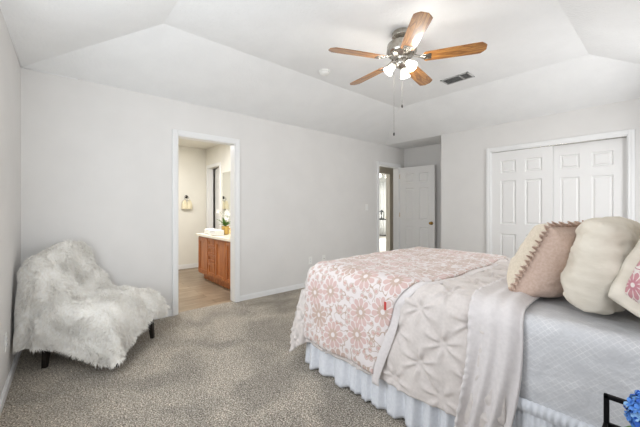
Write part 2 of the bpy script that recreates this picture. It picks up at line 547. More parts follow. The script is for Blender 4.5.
# trims ------------------------------------------------------------
def casing(name, side, a0, a1, h, w=0.056, t=0.018, plane='x', depth=TH, inner=True):
    """Door casing on the room face of a wall lying at 0 (plane x) or YN (plane y), with jamb lining."""
    bm = NB()
    def bx(u0, u1, d0, d1, z0, z1):
        if plane == 'x': box(bm, side + d0, side + d1, u0, u1, z0, z1)
        else: box(bm, u0, u1, side - d1, side - d0, z0, z1)
    for (p, q, tt) in ((0, 1, t), (0.12, .55, t + .006)):
        bx(a0 - w + w * p * .5, a0 - w + w * q, 0.0, tt, 0, h + w * (1 - p * .5))
        bx(a1 + w - w * q, a1 + w - w * p * .5, 0.0, tt, 0, h + w * (1 - p * .5))
    bx(a0, a1, 0.0, t, h, h + w)
    bx(a0, a1, 0.0, t + .006, h + w * .45, h + w * .94)
    bx(a0 - .004, a0 + .012, -depth - .004, .004, 0, h)
    bx(a1 - .012, a1 + .004, -depth - .004, .004, 0, h)
    bx(a0 + .012, a1 - .012, -depth - .004, .004, h - .012, h + .004)
    return struct(obj(name, bm, M['trim'], bevel=0.0025))


casing('trim_1', 0.0, D1[0], D1[1], DH)
casing('trim_2', 0.0, D2[0], D2[1], DH)
casing('trim_3', YN, CX0, CX1, CH, w=0.056, plane='y')


def baseboard(name, segs, h=0.07, t=0.013):
    bm = NB()
    for (x0, y0, x1, y1) in segs:
        d = Vector((x1 - x0, y1 - y0, 0)); Ln = d.length
        Mx = Matrix.Translation((x0, y0, 0)) @ Matrix.Rotation(math.atan2(d.y, d.x), 4, 'Z')
        box(bm, 0, Ln, -t, 0, 0, h * .8, Mx)
        box(bm, 0, Ln, -t * .55, 0, h * .8, h, Mx)
    return struct(obj(name, bm, M['trim'], bevel=0.002))


baseboard('baseboard_west', [(0, -0.17, 0, D1[0] - .056), (0, D1[1] + .056, 0, D2[0] - .056)])
bm_s = baseboard('baseboard_south', [(XE, slant(XE), 0, slant(0))])
baseboard('baseboard_north', [(XALC, YN, CX0 - .056, YN), (CX1 + .056, YN, XE, YN)])
baseboard('baseboard_alcove', [(0, YALC, XALC, YALC)])

# thin caulk bead in the corner between the near walls and the sloped ceiling
bm = NB()
tube(bm, [(0.004, -0.17, 2.437), (1.6, slant(1.6), 2.437)], 0.006, 6)
tube(bm, [(0.0, -0.16, 2.437), (0.0, 0.22, 2.437)], 0.006, 6)
struct(obj('trim_4', bm, M['trim'], sm=True))


# panelled doors ----------------------------------------------------
def panel_door(name, w, h, t=0.035, parent=None, rows=((0.0, 0.0),)):
    """Six-panel door; local x across, y thickness, z up. Panels are recessed with a raised field on both faces."""
    bm = NB()
    st = 0.115 * w / 0.73 if w < .8 else .115
    mid = st * .95
    pw = (w - 2 * st - mid) / 2
    zs = [(0.20, 0.83), (0.97, 1.60), (1.71, h - 0.13)]
    xs = [(st, st + pw), (st + pw + mid, w - st)]
    box(bm, 0, st, 0, t, 0, h); box(bm, w - st, w, 0, t, 0, h)
    box(bm, st + pw, st + pw + mid, 0, t, 0, h)
    zc = [0] + [v for p in zs for v in p] + [h]
    for (x0, x1) in xs:
        for k in range(0, len(zc), 2):
            box(bm, x0, x1, 0, t, zc[k], zc[k + 1])
        for (z0, z1) in zs:
            for sgn in (0, 1):
                yo = 0 if sgn == 0 else t            # outer face
                yr = .012 if sgn == 0 else t - .012    # recess
                yf = .003 if sgn == 0 else t - .003    # raised field
                a, c = .012, .034
                R = [(x0, x1, z0, z1, yo), (x0 + a, x1 - a, z0 + a, z1 - a, yr), (x0 + c * .62, x1 - c * .62, z0 + c * .62, z1 - c * .62, yr), (x0 + c, x1 - c, z0 + c, z1 - c, yf)]
                rings = [[bm.verts.new((p[0], p[4], p[2])), bm.verts.new((p[1], p[4], p[2])), bm.verts.new((p[1], p[4], p[3])), bm.verts.new((p[0], p[4], p[3]))] for p in R]
                for A, B in zip(rings[:-1], rings[1:]):
                    for k in range(4):
                        f = (A[k], A[(k + 1) % 4], B[(k + 1) % 4], B[k])
                        bm.faces.new(f if sgn == 0 else f[::-1])
                bm.faces.new(rings[-1] if sgn == 0 else rings[-1][::-1])
    me = bpy.data.meshes.new(name); bm.to_mesh(me); bm.free()
    return link(name, me, M['door'], parent)


# closet sliding doors
d = struct(panel_door('door_1', 0.742, 2.02), 'white six panel closet door, the front one of the sliding pair')
d.location = (CX0 + .012, YN + 0.016, 0.012)
d2 = struct(panel_door('door_2', 0.745, 2.02), 'white six panel closet door, the rear one of the sliding pair')
d2.location = (CX1 - 0.745 - .012, YN + 0.060, 0.012)
bm = NB(); box(bm, CX0 + .012, CX1 - .012, YN + .012, YN + .10, 2.034, 2.0375)
tr = struct(obj('trim_5', bm, M['nickel']))
# hall door, swung open into the alcove
dr = struct(panel_door('door_3', 0.735, 2.02), 'white six panel door swung open into the alcove')
dr.location = (0.022, 5.44, 0.012)
dr.rotation_euler = (0, 0, rad(3.5))


def knob_bm(sgn=-1):
    bm = NB()
    Mx = Matrix.Rotation(rad(90) * (1 if sgn < 0 else -1), 4, 'X')
    lathe(bm, [(0.032, 0), (0.032, .004), (.014, .008), (.011, .03), (.02, .036), (.027, .048), (.025, .06), (.012, .067), (0.0001, .068)], 20, Mx)
    return bm


for sgn, yy in ((-1, 0.0), (1, 0.035)):
    k = obj('door_handle', knob_bm(sgn), M['brass'], dr, sm=True)
    k.location = (0.675, yy, 0.915)
for z in (0.25, 1.02, 1.80):
    bm = NB(); lathe(bm, [(.006, 0), (.006, .09)], 10)
    box(bm, -.016, 0.0, -.001, .002, 0, .09)
    h_ = obj('hinge', bm, M['brass'], dr); h_.location = (-.006, -.004, z)

# ------------------------------------------------------------------ bathroom beyond the first door
BX, BY = -2.72, 2.50
wall_boxes('wall_bathroom_west', [(BX - .1, BX, 0.3, BY + .1, 0, HW)], M['bathwall'])
# wall with the inner closet door and the mirror
IX0, IX1 = -2.60, -2.03
wall_boxes('wall_bathroom_north', [(BX, IX0, BY, BY + .1, 0, HW), (IX0, IX1, BY, BY + .1, 2.03, HW), (IX1, -TH, BY, BY + .1, 0, HW)], M['bathwall'])
wall_boxes('wall_bathroom_closet', [(BX - .1, -1.5, BY + 1.1, BY + 1.2, 0, HW), (BX - .2, BX - .1, BY, BY + 1.2, 0, HW), (-1.5, -1.4, BY + .1, BY + 1.2, 0, HW)], M['hallwall'])
wall_boxes('wall_bathroom_south', [(BX, -TH, 0.2, 0.3, 0, HW)], M['bathwall'])
bm = NB(); box(bm, BX - .2, -0.06, 0.2, BY + 1.2, -0.1, -0.004)
struct(obj('floor_bathroom', bm, M['plank']), 'wood look plank floor')
bm = NB(); box(bm, BX - .2, -TH, 0.2, BY + 1.2, HW, HW + .1)
struct(obj('ceiling_bathroom', bm, M['bathwall']))
baseboard('baseboard_bathroom', [(BX, 0.3, BX, BY)], h=.09)
bm = NB()
for a in ((IX0 - .06, IX0, BY - .018, BY, 0, 2.09), (IX1, IX1 + .06, BY - .018, BY, 0, 2.09), (IX0, IX1, BY - .018, BY, 2.03, 2.09),
          (IX0, IX0 + .015, BY, BY + .1, 0, 2.03), (IX1 - .015, IX1, BY, BY + .1, 0, 2.03)):
    box(bm, *a)
struct(obj('trim_6', bm, M['trim'], bevel=.003))
dd = struct(panel_door('door_4', 0.54, 2.0), 'white inner bathroom door standing ajar')
dd.location = (IX1 - .02, BY + .05, 0.01)
dd.rotation_euler = (0, 0, rad(180 - 13))

# vanity
VX0, VX1, VY0, VY1 = -1.73, -0.16, 1.97, BY
van = thing('vanity_cabinet', 'honey wood bathroom vanity cabinet under a cream countertop', 'vanity', ((VX0 + VX1) / 2, (VY0 + VY1) / 2, 0))
ox, oy = van.location.x, van.location.y


def loc_box(bm, x0, x1, y0, y1, z0, z1):
    box(bm, x0 - ox, x1 - ox, y0 - oy, y1 - oy, z0, z1)


bm = NB(); loc_box(bm, VX0, VX1, VY0 + .02, VY1 - .002, 0.10, 0.735); loc_box(bm, VX0 + .05, VX1, VY0 + .09, VY1 - .002, -0.004, 0.10)
obj('body', bm, M['cabinet'], van, bevel=.003)


def raised(name, x0, x1, z0, z1, parent):
    bm = NB()
    fy0 = VY0 + .002 - oy
    w = min(.05, (z1 - z0) * .25, (x1 - x0) * .25)
    box(bm, x0 - ox, x1 - ox, fy0, fy0 + .018, z0, z0 + w); box(bm, x0 - ox, x1 - ox, fy0, fy0 + .018, z1 - w, z1)
    box(bm, x0 - ox, x0 + w - ox, fy0, fy0 + .018, z0 + w, z1 - w); box(bm, x1 - w - ox, x1 - ox, fy0, fy0 + .018, z0 + w, z1 - w)
    box(bm, x0 + w - ox, x1 - w - ox, fy0 + .013, fy0 + .018, z0 + w, z1 - w)
    return obj(name, bm, M['cabinet'], parent, bevel=.003)


raised('door', -1.70, -1.30, .13, .71, van)
raised('drawer', -1.275, -1.01, .60, .71, van)
raised('drawer', -1.275, -1.01, .475, .585, van)
raised('drawer', -1.275, -1.01, .36, .46, van)
raised('door', -1.275, -1.01, .13, .345, van)
raised('door', -0.985, -0.63, .13, .71, van)
raised('door', -0.61, -0.25, .13, .71, van)
bm = NB(); box(bm, VX0 - .03, VX1 + .02, VY0 - .025, VY1 - .002, 0.7355, 0.775); box(bm, VX0 - .03, VX1 + .02, VY1 - .02, VY1 - .002, 0.775, 0.86)
tag(obj('countertop', bm, M['counter'], bevel=.005), 'cream bathroom countertop with low backsplash on the wooden vanity', 'countertop')
bm = NB(); box(bm, -1.88, -0.25, BY - .012, BY - .002, 0.90, 1.88)
tag(obj('wall_mirror', bm, M['mirror'], bevel=.004), 'frameless mirror on the bathroom wall above the vanity', 'mirror')
# faucet
fa = thing('faucet', 'small brass faucet on the bathroom countertop', 'faucet', (-1.33, 2.38, 0.776))
bm = NB(); lathe(bm, [(.025, 0), (.025, .01), (.012, .015), (.011, .09), (.0001, .095)], 14); tube(bm, [(0, 0, .08), (0, -.05, .11), (0, -.11, .09)], .009)
obj('spout', bm, M['brass'], fa, sm=True)
for s in (-1, 1):
    bm = NB(); lathe(bm, [(.02, 0), (.018, .03), (.0001, .045)], 12); obj('handle', bm, M['brass'], fa, sm=True).location = (s * .08, 0, 0)


def folded_towel(name, loc, w, label):
    bm = NB()
    for k in range(3):
        n = 10
        prof = [(0.04 * math.cos(a), 0.018 + .0165 * math.sin(a)) for a in np.linspace(PI / 2, 3 * PI / 2, n)]
        lay = [(-0.0, .0345)] + prof + [(.04 + .06, .002), (.1, .0345)]
        A = [bm.verts.new((0, p[0] - .03, p[1] + k * .026)) for p in lay]
        B = [bm.verts.new((w, p[0] - .03, p[1] + k * .026)) for p in lay]
        bm.faces.new(A[::-1]); bm.faces.new(B)
        for i in range(len(lay)):
            j = (i + 1) % len(lay); bm.faces.new((A[i], A[j], B[j], B[i]))
    o = obj(name, bm, M['white_towel'], bevel=.004); o.location = loc
    return tag(o, label, 'towel')


folded_towel('folded_towel', (-1.58, 2.10, .776), 0.18, 'folded white towel on the far end of the bathroom counter')
folded_towel('folded_towel', (-1.27, 2.06, .776), 0.26, 'folded white towel on the bathroom counter beside the orchid pot')

# orchid in gold pot
po = thing('potted_orchid', 'white orchid with green leaves in a gold pot on the bathroom counter', 'plant', (-1.16, 2.22, .776))
bm = NB(); lathe(bm, [(.045, 0), (.055, .02), (.06, .13), (.064, .14), (.056, .14), (.05, .11)], 20, cap=True)
obj('pot', bm, M['gold'], po, sm=True)


def leaf_bm(rs, n, Lr, z0, up):
    bm = NB()
    for k in range(n):
        a = 2 * PI * k / n + rs.random() * .4; L_ = Lr * (.7 + .5 * rs.random()); u = up * (.6 + .8 * rs.random())
        prev = None
        for i in range(7):
            t = i / 6; w = .022 * math.sin(PI * min(1, t * .92 + .08)) + .001
            c = Vector((math.cos(a) * L_ * t, math.sin(a) * L_ * t, z0 + u * t - .6 * L_ * t * t))
            s = Vector((-math.sin(a), math.cos(a), 0)) * w
            cur = (bm.verts.new(c - s + Vector((0, 0, .006))), bm.verts.new(c), bm.verts.new(c + s + Vector((0, 0, .006))))
            if prev:
                bm.faces.new((prev[0], prev[1], cur[1], cur[0])); bm.faces.new((prev[1], prev[2], cur[2], cur[1]))
            prev = cur
    return bm


rs = random.Random(4)
o = obj('leaves', leaf_bm(rs, 12, .14, .13, .16), M['leaf'], po, sm=True)
bm = NB()
stems = []
for a in (0.6, 2.4, 4.2):
    pts = [Vector((.01 * math.cos(a), .01 * math.sin(a), .13)) + Vector((math.cos(a) * .10 * t * t, math.sin(a) * .10 * t * t, .34 * t - .08 * t ** 3)) for t in np.linspace(0, 1, 8)]
    tube(bm, pts, .003, 6); stems.append(pts)
obj('stem', bm, M['leaf'], po, sm=True)
for pts in stems:
    for q in (3, 5, 6, 7):
        bm = NB(); c = pts[q]
        ax = Vector((rs.uniform(-.3, .8), rs.uniform(-1, -.3), rs.uniform(-.2, .4))).normalized().to_track_quat('Z', 'Y').to_matrix().to_4x4()
        cv = bm.verts.new((0, 0, 0)); n = 30; ring = []
        for k in range(n):
            t = 2 * PI * k / n; r = .022 + .02 * abs(math.cos(2.5 * t))
            ring.append(bm.verts.new((r * math.cos(t), r * math.sin(t), .012)))
        for k in range(n): bm.faces.new((cv, ring[k], ring[(k + 1) % n]))
        bmesh.ops.transform(bm, matrix=Matrix.Translation(c) @ ax, verts=bm.verts)
        obj('blossom', bm, M['petal'], po, sm=True)

# towel ring on far bathroom wall
tr_ = thing('towel_ring', 'small dark towel ring on the cream bathroom wall', 'towel ring', (BX, 2.10, 1.44))
bm = NB(); lathe(bm, [(.03, 0), (.03, .012), (.012, .02), (.012, .05), (.0001, .055)], 16, Matrix.Rotation(rad(90), 4, 'Y')); obj('mount', bm, M['blackmetal'], tr_, sm=True)
bm = NB(); tube(bm, [(.045, .042 * math.sin(a), -.035 + .042 * math.cos(a)) for a in np.linspace(0, 2 * PI, 25)], .005, 6); obj('ring', bm, M['nickel'], tr_, sm=True)
for (yy, lab) in ((2.055, 'cream hand towel hanging from the ring, the one nearer the doorway frame'), (2.145, 'cream hand towel hanging from the ring, the one nearer the inner door')):
    nu, nv = 22, 16
    U, V = np.meshgrid(np.linspace(0, 1, nu), np.linspace(0, 1, nv), indexing='ij')
    wd = .022 + .026 * np.clip(U * 2.2, 0, 1)
    ang = V * 2 * PI
    fold = 1 + .18 * np.sin(ang * 4)
    P = np.stack([.05 + .018 * fold * np.sin(ang) * np.clip(.5 + U, 0, 1), (wd * fold * np.cos(ang)), -.105 - U * .17 + 0 * V], 2)
    P[0, :, 0] = .05; P[0, :, 1] *= .6
    o = grid_mesh('hand_towel', P, M['towel'], closed_v=True); o.location = (BX, yy, 1.44 + .030)
    tag(o, lab, 'towel')
    md = o.modifiers.new('s', 'SOLIDIFY'); md.thickness = .004

# ------------------------------------------------------------------ hall and living room beyond the far door
HX = -0.95
wall_boxes('wall_hall_west', [(HX - .12, HX, 3.6, 5.35, 0, HW), (HX - .12, HX, 5.35, 6.43, 2.06, HW), (HX - .12, HX, 6.43, 7.6, 0, HW)], M['hallwall'])
wall_boxes('wall_hall_end', [(HX, -TH, 7.0, 7.12, 0, HW), (HX, -TH, 3.6, 3.72, 0, HW), (-TH, 0, YALC + TH, 7.12, 0, HW)], M['hallwall'])
bm = NB(); box(bm, HX - .12, -0.06, 3.6, 7.6, -.1, -.003)
struct(obj('floor_hall', bm, M['carpet']))
bm = NB(); box(bm, HX - .12, -TH, 3.6, 7.6, HW, HW + .1)
struct(obj('ceiling_hall', bm, M['ceiling']))
bm = NB(); box(bm, -5.0, HX - .12, 4.6, 11.2, -.1, -.003)
struct(obj('floor_living_room', bm, M['hallfloor']))
bm = NB(); box(bm, -5.0, HX - .12, 4.6, 11.2, 2.7, 2.8)
struct(obj('ceiling_living_room', bm, M['ceiling']))
wall_boxes('wall_living_room', [(-5.0, HX - .12, 11.1, 11.2, 0, 2.7), (-5.1, -5.0, 4.6, 11.2, 0, 2.7), (-5.0, HX - .12, 4.5, 4.6, 0, 2.7), (HX - .12, HX, 7.6, 11.2, 0, 2.7)], M['farwall'])
# sheer curtain on far wall
nu, nv = 120, 6
U, V = np.meshgrid(np.linspace(-4.9, -2.6, nu), np.linspace(0.03, 2.35, nv), indexing='ij')
P = np.stack([U, 11.02 + .03 * np.sin(U * 40), V], 2)
o = grid_mesh('curtain', P, M['curtain']); tag(o, 'white pleated curtain on the far living room wall seen through the hall', 'curtain')
o.modifiers.new('s', 'SOLIDIFY').thickness = .004
# console table + lantern
ct = thing('console_table', 'black metal framed console table in the room beyond the hall', 'table', (-3.02, 8.90, 0), rad(10))
bm = NB(); box(bm, -.35, .35, -.16, .16, .80, .83); obj('tabletop', bm, M['blackmetal'], ct, bevel=.004)
bm = NB(); box(bm, -.33, .33, -.15, .15, .25, .27); obj('shelf', bm, M['darkwood'], ct, bevel=.003)
for sx in (-1, 1):
    for sy in (-1, 1):
        bm = NB(); box(bm, sx * .31 - .028, sx * .31 + .028, sy * .14 - .02, sy * .14 + .02, -.003, .80); obj('leg', bm, M['blackmetal'], ct)
la = thing('lantern', 'dark metal lantern standing on the console table beyond the hall', 'lantern', (-3.10, 8.87, .83))
bm = NB()
for sx in (-1, 1):
    for sy in (-1, 1): box(bm, sx * .06 - .008, sx * .06 + .008, sy * .06 - .008, sy * .06 + .008, .02, .24)
box(bm, -.075, .075, -.075, .075, 0, .02)
obj('frame', bm, M['blackmetal'], la)
bm = NB(); lathe(bm, [(.10, .24), (.05, .29), (.012, .31), (.0001, .33)], 4, Matrix.Rotation(rad(45), 4, 'Z')); obj('roof', bm, M['blackmetal'], la)
bm = NB(); lathe(bm, [(.035, .02), (.035, .14), (.0001, .145)], 14); obj('candle', bm, M['petal'], la, sm=True)
bo = NB(); lathe(bo, [(.05, 0), (.06, .01), (.13, .07), (.125, .075), (.05, .02)], 24)
o = obj('bowl', bo, M['gold'], sm=True); o.location = (-2.82, 8.93, .83); tag(o, 'gold bowl on the console table beside the dark lantern', 'bowl')
M['lamp_glass'] = mat('lit_frosted_glass', (255, 250, 240), 0.4)
_b = M['lamp_glass'].node_tree.nodes['Principled BSDF']
_b.inputs['Emission Color'].default_value = (1.0, 0.95, 0.87, 1); _b.inputs['Emission Strength'].default_value = 2.2
ch = thing('chandelier', 'lit white glass chandelier in the room beyond the hall', 'ceiling light', (-1.86, 7.36, 2.7))
bm = NB(); tube(bm, [(0, 0, 0), (0, 0, -.5)], .012); lathe(bm, [(.06, -.02), (.06, 0)], 16)
for k in range(4):
    a = PI / 2 * k; tube(bm, [(0, 0, -.5), (.12 * math.cos(a), .12 * math.sin(a), -.56), (.2 * math.cos(a), .2 * math.sin(a), -.5)], .008)
obj('frame', bm, M['nickel'], ch, sm=True)
for k in range(4):
    a = PI / 2 * k; bm = NB(); lathe(bm, [(.03, .08), (.05, .06), (.075, -.03), (.07, -.03), (.03, .05)], 16, Matrix.Translation((.2 * math.cos(a), .2 * math.sin(a), -.56)), cap=False)
    obj('shade', bm, M['lamp_glass'], ch, sm=True)

# ------------------------------------------------------------------ bed
BX0, BX1, BY0, BY1 = 1.85, 3.96, 1.53, 3.04
MZ0, MZ1 = 0.40, 0.757


def fbm(x, y, sc, seed=0, octv=3):
    """cheap smooth noise for arrays"""
    out = np.zeros_like(x)
    r = np.random.RandomState(seed)
    amp = 1.0
    for o_i in range(octv):
        for k in range(5):
            th = r.uniform(0, 2 * PI); ph = r.uniform(0, 2 * PI); f = sc * (2 ** o_i) * r.uniform(.7, 1.4)
            out += amp * np.sin(f * (x * math.cos(th) + y * math.sin(th)) + ph + .8 * np.sin(f * .6 * (x * math.sin(th + 1) + y * math.cos(th + 1)) + ph * 2)) / 5
        amp *= .5
    return out


bed = thing('bed', 'bed with pale patterned mattress and white gathered skirt near the closet wall', 'bed', ((BX0 + BX1) / 2, (BY0 + BY1) / 2, 0))
bxo, byo = bed.location.x, bed.location.y


def rounded_slab(x0, x1, y0, y1, z0, z1, r=.05, res=.02, crown=.01, uvs=True):
    """closed slab swept as horizontal rings with rounded edges + a top cap grid"""
    prof = []
    for a in np.linspace(0, PI / 2, 7): prof.append((r - r * math.sin(a), z1 - r + r * math.cos(a)))
    prof = [(0, z0)] + [(0, z0 + (z1 - r - z0) * t) for t in np.linspace(.06, .94, 12)] + [(p[0], p[1]) for p in prof[::-1]]
    nx = int((x1 - x0) / res); ny = int((y1 - y0) / res)
    per = [(x0 + (x1 - x0) * i / nx, y0, 0, -1) for i in range(nx)] + [(x1, y0 + (y1 - y0) * i / ny, 1, 0) for i in range(ny)] + \
          [(x1 - (x1 - x0) * i / nx, y1, 0, 1) for i in range(nx)] + [(x0, y1 - (y1 - y0) * i / ny, -1, 0) for i in range(ny)]
    return prof, per


# mattress with fitted patterned sheet
def mattress():
    r = .055
    nx, ny, nz = 90, 62, 16
    # cloth-like param: (p, q) over the top plus the sides, nearest-edge mapping
    d = MZ1 - MZ0
    ps = np.concatenate([np.linspace(BX0 - d, BX0, nz)[:-1], np.linspace(BX0, BX1, nx), np.linspace(BX1, BX1 + d, nz)[1:]])
    qs = np.concatenate([np.linspace(BY0 - d, BY0, nz)[:-1], np.linspace(BY0, BY1, ny), np.linspace(BY1, BY1 + d, nz)[1:]])
    return drape(ps, qs, BX0, BX1, BY0, BY1, MZ1, r, flare=0.0, corner=0.0)


def drape(ps, qs, x0, x1, y0, y1, z, r, flare=.1, corner=.12, foot=None):
    """Map cloth coordinates over a rounded box: flat on top, rounded edge, hanging below; returns P and (p, q) grids."""
    Pq, Qq = np.meshgrid(ps, qs, indexing='ij')
    dx = np.where(Pq < x0 + r, Pq - (x0 + r), np.where(Pq > x1 - r, Pq - (x1 - r), 0.0))
    dy = np.where(Qq < y0 + r, Qq - (y0 + r), np.where(Qq > y1 - r, Qq - (y1 - r), 0.0))
    cxx = Pq - dx; cyy = Qq - dy
    both = (np.abs(dx) > 1e-9) & (np.abs(dy) > 1e-9)
    dist = np.where(both, np.maximum(np.abs(dx), np.abs(dy)) * (1 - corner) + np.hypot(dx, dy) * corner, np.hypot(dx, dy))
    nrm = np.hypot(dx, dy) + 1e-9
    ux, uy = dx / nrm, dy / nrm
    arc = r * PI / 2
    th = np.clip(dist / r, 0, PI / 2)
    if foot is not None:
        flare = flare + (foot - flare) * np.clip(-ux, 0, 1) ** 1.5
    out = r * np.sin(th) + np.clip(dist - arc, 0, None) * flare
    dn = r * (1 - np.cos(th)) + np.clip(dist - arc, 0, None) * np.sqrt(1 - flare ** 2)
    P = np.stack([cxx + ux * out, cyy + uy * out, z - dn], 2)
    return P, Pq, Qq, dist - arc


P, Pq, Qq, hang = mattress()
nrm = normals_of(P); nrm *= np.sign((nrm[P.shape[0] // 2, P.shape[1] // 2, 2]))
w = fbm(Pq, Qq, 9, 3) * .004 * np.clip(hang * 8 + 1, 0, 1)
P = P + nrm * w[..., None]
P[..., 2] = np.clip(P[..., 2], MZ0, None)
P[..., 0] -= bxo; P[..., 1] -= byo
o = grid_mesh('mattress', P, M['sheet'], bed, uv=np.stack([Pq, Qq], 2))
o['label'] = 'mattress in a pale blue-grey patterned sheet'
# box spring
bm = NB(); box(bm, BX0 + .02 - bxo, BX1 - bxo, BY0 + .03 - byo, BY1 - .03 - byo, .17, MZ0); obj('box_spring', bm, M['skirt'], bed, bevel=.02)
for sx in (BX0 + .15, BX1 - .15):
    for sy in (BY0 + .2, BY1 - .2):
        bm = NB(); lathe(bm, [(.025, 0), (.02, .17)], 12); obj('leg', bm, M['blackmetal'], bed).location = (sx - bxo, sy - byo, 0)


# dust ruffle: one gathered skirt round foot and sides
def skirt():
    path = [(BX1, BY0 - .0)]
    c = .05
    pts = []
    n1 = 620
    for t in np.linspace(0, 1, n1): pts.append((BX1 + (BX0 - BX1) * t, BY0, 0, -1))
    for a in np.linspace(0, PI / 2, 24)[1:]: pts.append((BX0 + c - 0 - c * math.sin(a) - c + c, BY0 + 0, 0, 0))
    return pts


def skirt_path():
    c = .05
    seg = []
    L1 = BX1 - (BX0 + c); L2 = (BY1 - c) - (BY0 + c); A = c * PI / 2
    total = L1 + A + L2 + A + L1
    s = np.linspace(0, total, 1500)
    pos = np.zeros((len(s), 2)); nr = np.zeros((len(s), 2))
    for i, v in enumerate(s):
        if v < L1: pos[i] = (BX1 - v, BY0); nr[i] = (0, -1)
        elif v < L1 + A:
            a = (v - L1) / c; pos[i] = (BX0 + c - c * math.sin(a), BY0 + c - c * math.cos(a)); nr[i] = (-math.sin(a), -math.cos(a))
        elif v < L1 + A + L2: pos[i] = (BX0, BY0 + c + (v - L1 - A)); nr[i] = (-1, 0)
        elif v < L1 + 2 * A + L2:
            a = (v - L1 - A - L2) / c; pos[i] = (BX0 + c - c * math.cos(a), BY1 - c + c * math.sin(a)); nr[i] = (-math.cos(a), math.sin(a))
        else: pos[i] = (BX0 + c + (v - L1 - 2 * A - L2), BY1); nr[i] = (0, 1)
    return s, pos, nr


s, pos, nr = skirt_path()
nz = 22
zz = np.linspace(MZ0 + .005, 0.012, nz)
ph = s * 2 * PI / .115 + 1.6 * np.sin(s * 5.1) + 1.2 * np.sin(s * 11.7 + 1)
wave = np.sin(ph) * (.75 + .35 * np.sin(s * 7.3)) + .3 * np.sin(2 * ph + 1.0) + .3 * np.sin(s * 23)
fine = np.sin(s * 2 * PI / .021 + 2 * np.sin(s * 9))
S = np.zeros((len(s), nz, 3))
for j, z in enumerate(zz):
    t = j / (nz - 1)
    amp = .003 + .021 * t ** .8
    ofs = .004 + .022 * t + amp * wave + .0028 * (1 - t) ** 2 * fine
    S[:, j, 0] = pos[:, 0] + nr[:, 0] * ofs - bxo; S[:, j, 1] = pos[:, 1] + nr[:, 1] * ofs - byo
    S[:, j, 2] = z + .006 * t * np.sin(ph * .5)
S[..., 2] = np.clip(S[..., 2], .006, None)
sk = grid_mesh('bed_skirt', S, M['skirt'], bed); sk['label'] = 'white gathered bed skirt'
sk.modifiers.new('s', 'SOLIDIFY').thickness = .002
# shirred band at top of skirt
bm = NB()
me_band = []
nzb = 8
Sb = np.zeros((len(s), nzb, 3))
for j in range(nzb):
    t = j / (nzb - 1)
    ofs = .014 + .010 * math.sin(PI * t) + .004 * np.sin(s * 2 * PI / .024 + 1.5 * np.sin(s * 7 + t * 2)) * math.sin(PI * t)
    Sb[:, j, 0] = pos[:, 0] + nr[:, 0] * ofs - bxo; Sb[:, j, 1] = pos[:, 1] + nr[:, 1] * ofs - byo; Sb[:, j, 2] = MZ0 + .01 - .055 * t
grid_mesh('gathered_band', Sb, M['skirt'], sk)
bm.free()


# comforter ---------------------------------------------------------
def tucks(Pq, Qq, sp=.235, ox_=0.0, oy_=0.0):
    """pinched tucks on a diamond lattice with creases radiating from every pinch"""
    h = np.zeros_like(Pq)
    i0 = int(np.floor((Pq.min()) / sp)) - 1; i1 = int(np.ceil(Pq.max() / sp)) + 1
    j0 = int(np.floor((Qq.min()) / sp)) - 1; j1 = int(np.ceil(Qq.max() / sp)) + 1
    rs_ = np.random.RandomState(5)
    for i in range(i0, i1 + 1):
        for j in range(j0, j1 + 1):
            if (i + j) % 2: continue
            cx = i * sp + ox_ + rs_.uniform(-.010, .010); cy = j * sp + oy_ + rs_.uniform(-.010, .010); p0 = rs_.uniform(0, 6.28)
            dx_ = Pq - cx; dy_ = Qq - cy
            r2 = dx_ ** 2 + dy_ ** 2
            near = r2 < .17 ** 2
            if not near.any(): continue
            r_ = np.sqrt(r2[near]); an = np.arctan2(dy_[near], dx_[near])
            cre = np.abs(np.cos(3 * an + p0 * .3 + .5 * np.sin(2 * an + p0)))
            hh = -.020 * np.exp(-(r_ / .026) ** 2) + .014 * np.exp(-(r_ / .011) ** 2)
            hh += (cre ** 6 * .017 - .004) * np.exp(-((r_ - .045) / .05) ** 2) * np.clip(r_ / .03, 0, 1)
            h[near] += hh
    # puff between pinches
    h += .009 * (np.abs(np.sin(PI * (Pq - ox_ + Qq - oy_) / (2 * sp))) * np.abs(np.sin(PI * (Pq - ox_ - Qq + oy_) / (2 * sp)))) ** .7
    return h


CT = .018
CZ = MZ1 + CT
cx0, cy0, cy1 = BX0 - CT, BY0 - CT, BY1 + CT
HANG = .53
res = .0075
ps = np.arange(cx0 - .47, 3.27, res)
qs = np.arange(cy0 - HANG, cy1 + .45, res)
P, Pq, Qq, hang = drape(ps, qs, cx0, 6.0, cy0, cy1, CZ, .10, flare=.06, corner=.6, foot=.40)
nrm = normals_of(P); nrm *= np.sign(nrm[len(ps) // 2, len(qs) // 2, 2])
hg = np.clip(hang, 0, None)
# corner folds: strong flutes near the foot corners
cornerish = np.exp(-((Pq - (cx0)) / .16) ** 2) * np.clip(hg / .4, 0, 1)
side = np.clip(hg / .5, 0, 1)
h = tucks(Pq, Qq, .140, .04, .05) + fbm(Pq, Qq, 7, 11) * .006 + fbm(Pq, Qq, 22, 12, 2) * .0025
ang = np.arctan2(Qq - cy0 - .05, Pq - cx0 - .05)
h += side * .012 * np.sin(Pq * 16 + 1.1 * np.sin(Pq * 5)) + cornerish * .035 * np.sin(ang * 9)
P = P + nrm * np.clip(h + .004, -.006, None)[..., None]
P[..., 2] = np.clip(P[..., 2], .03, None)
com = grid_mesh('comforter', P, M['comforter'], uv=np.stack([Pq, Qq], 2))
tag(com, 'pale grey pintucked comforter spread over the bed, its top turned back', 'comforter')
md = com.modifiers.new('s', 'SOLIDIFY'); md.thickness = .010; md.offset = -1

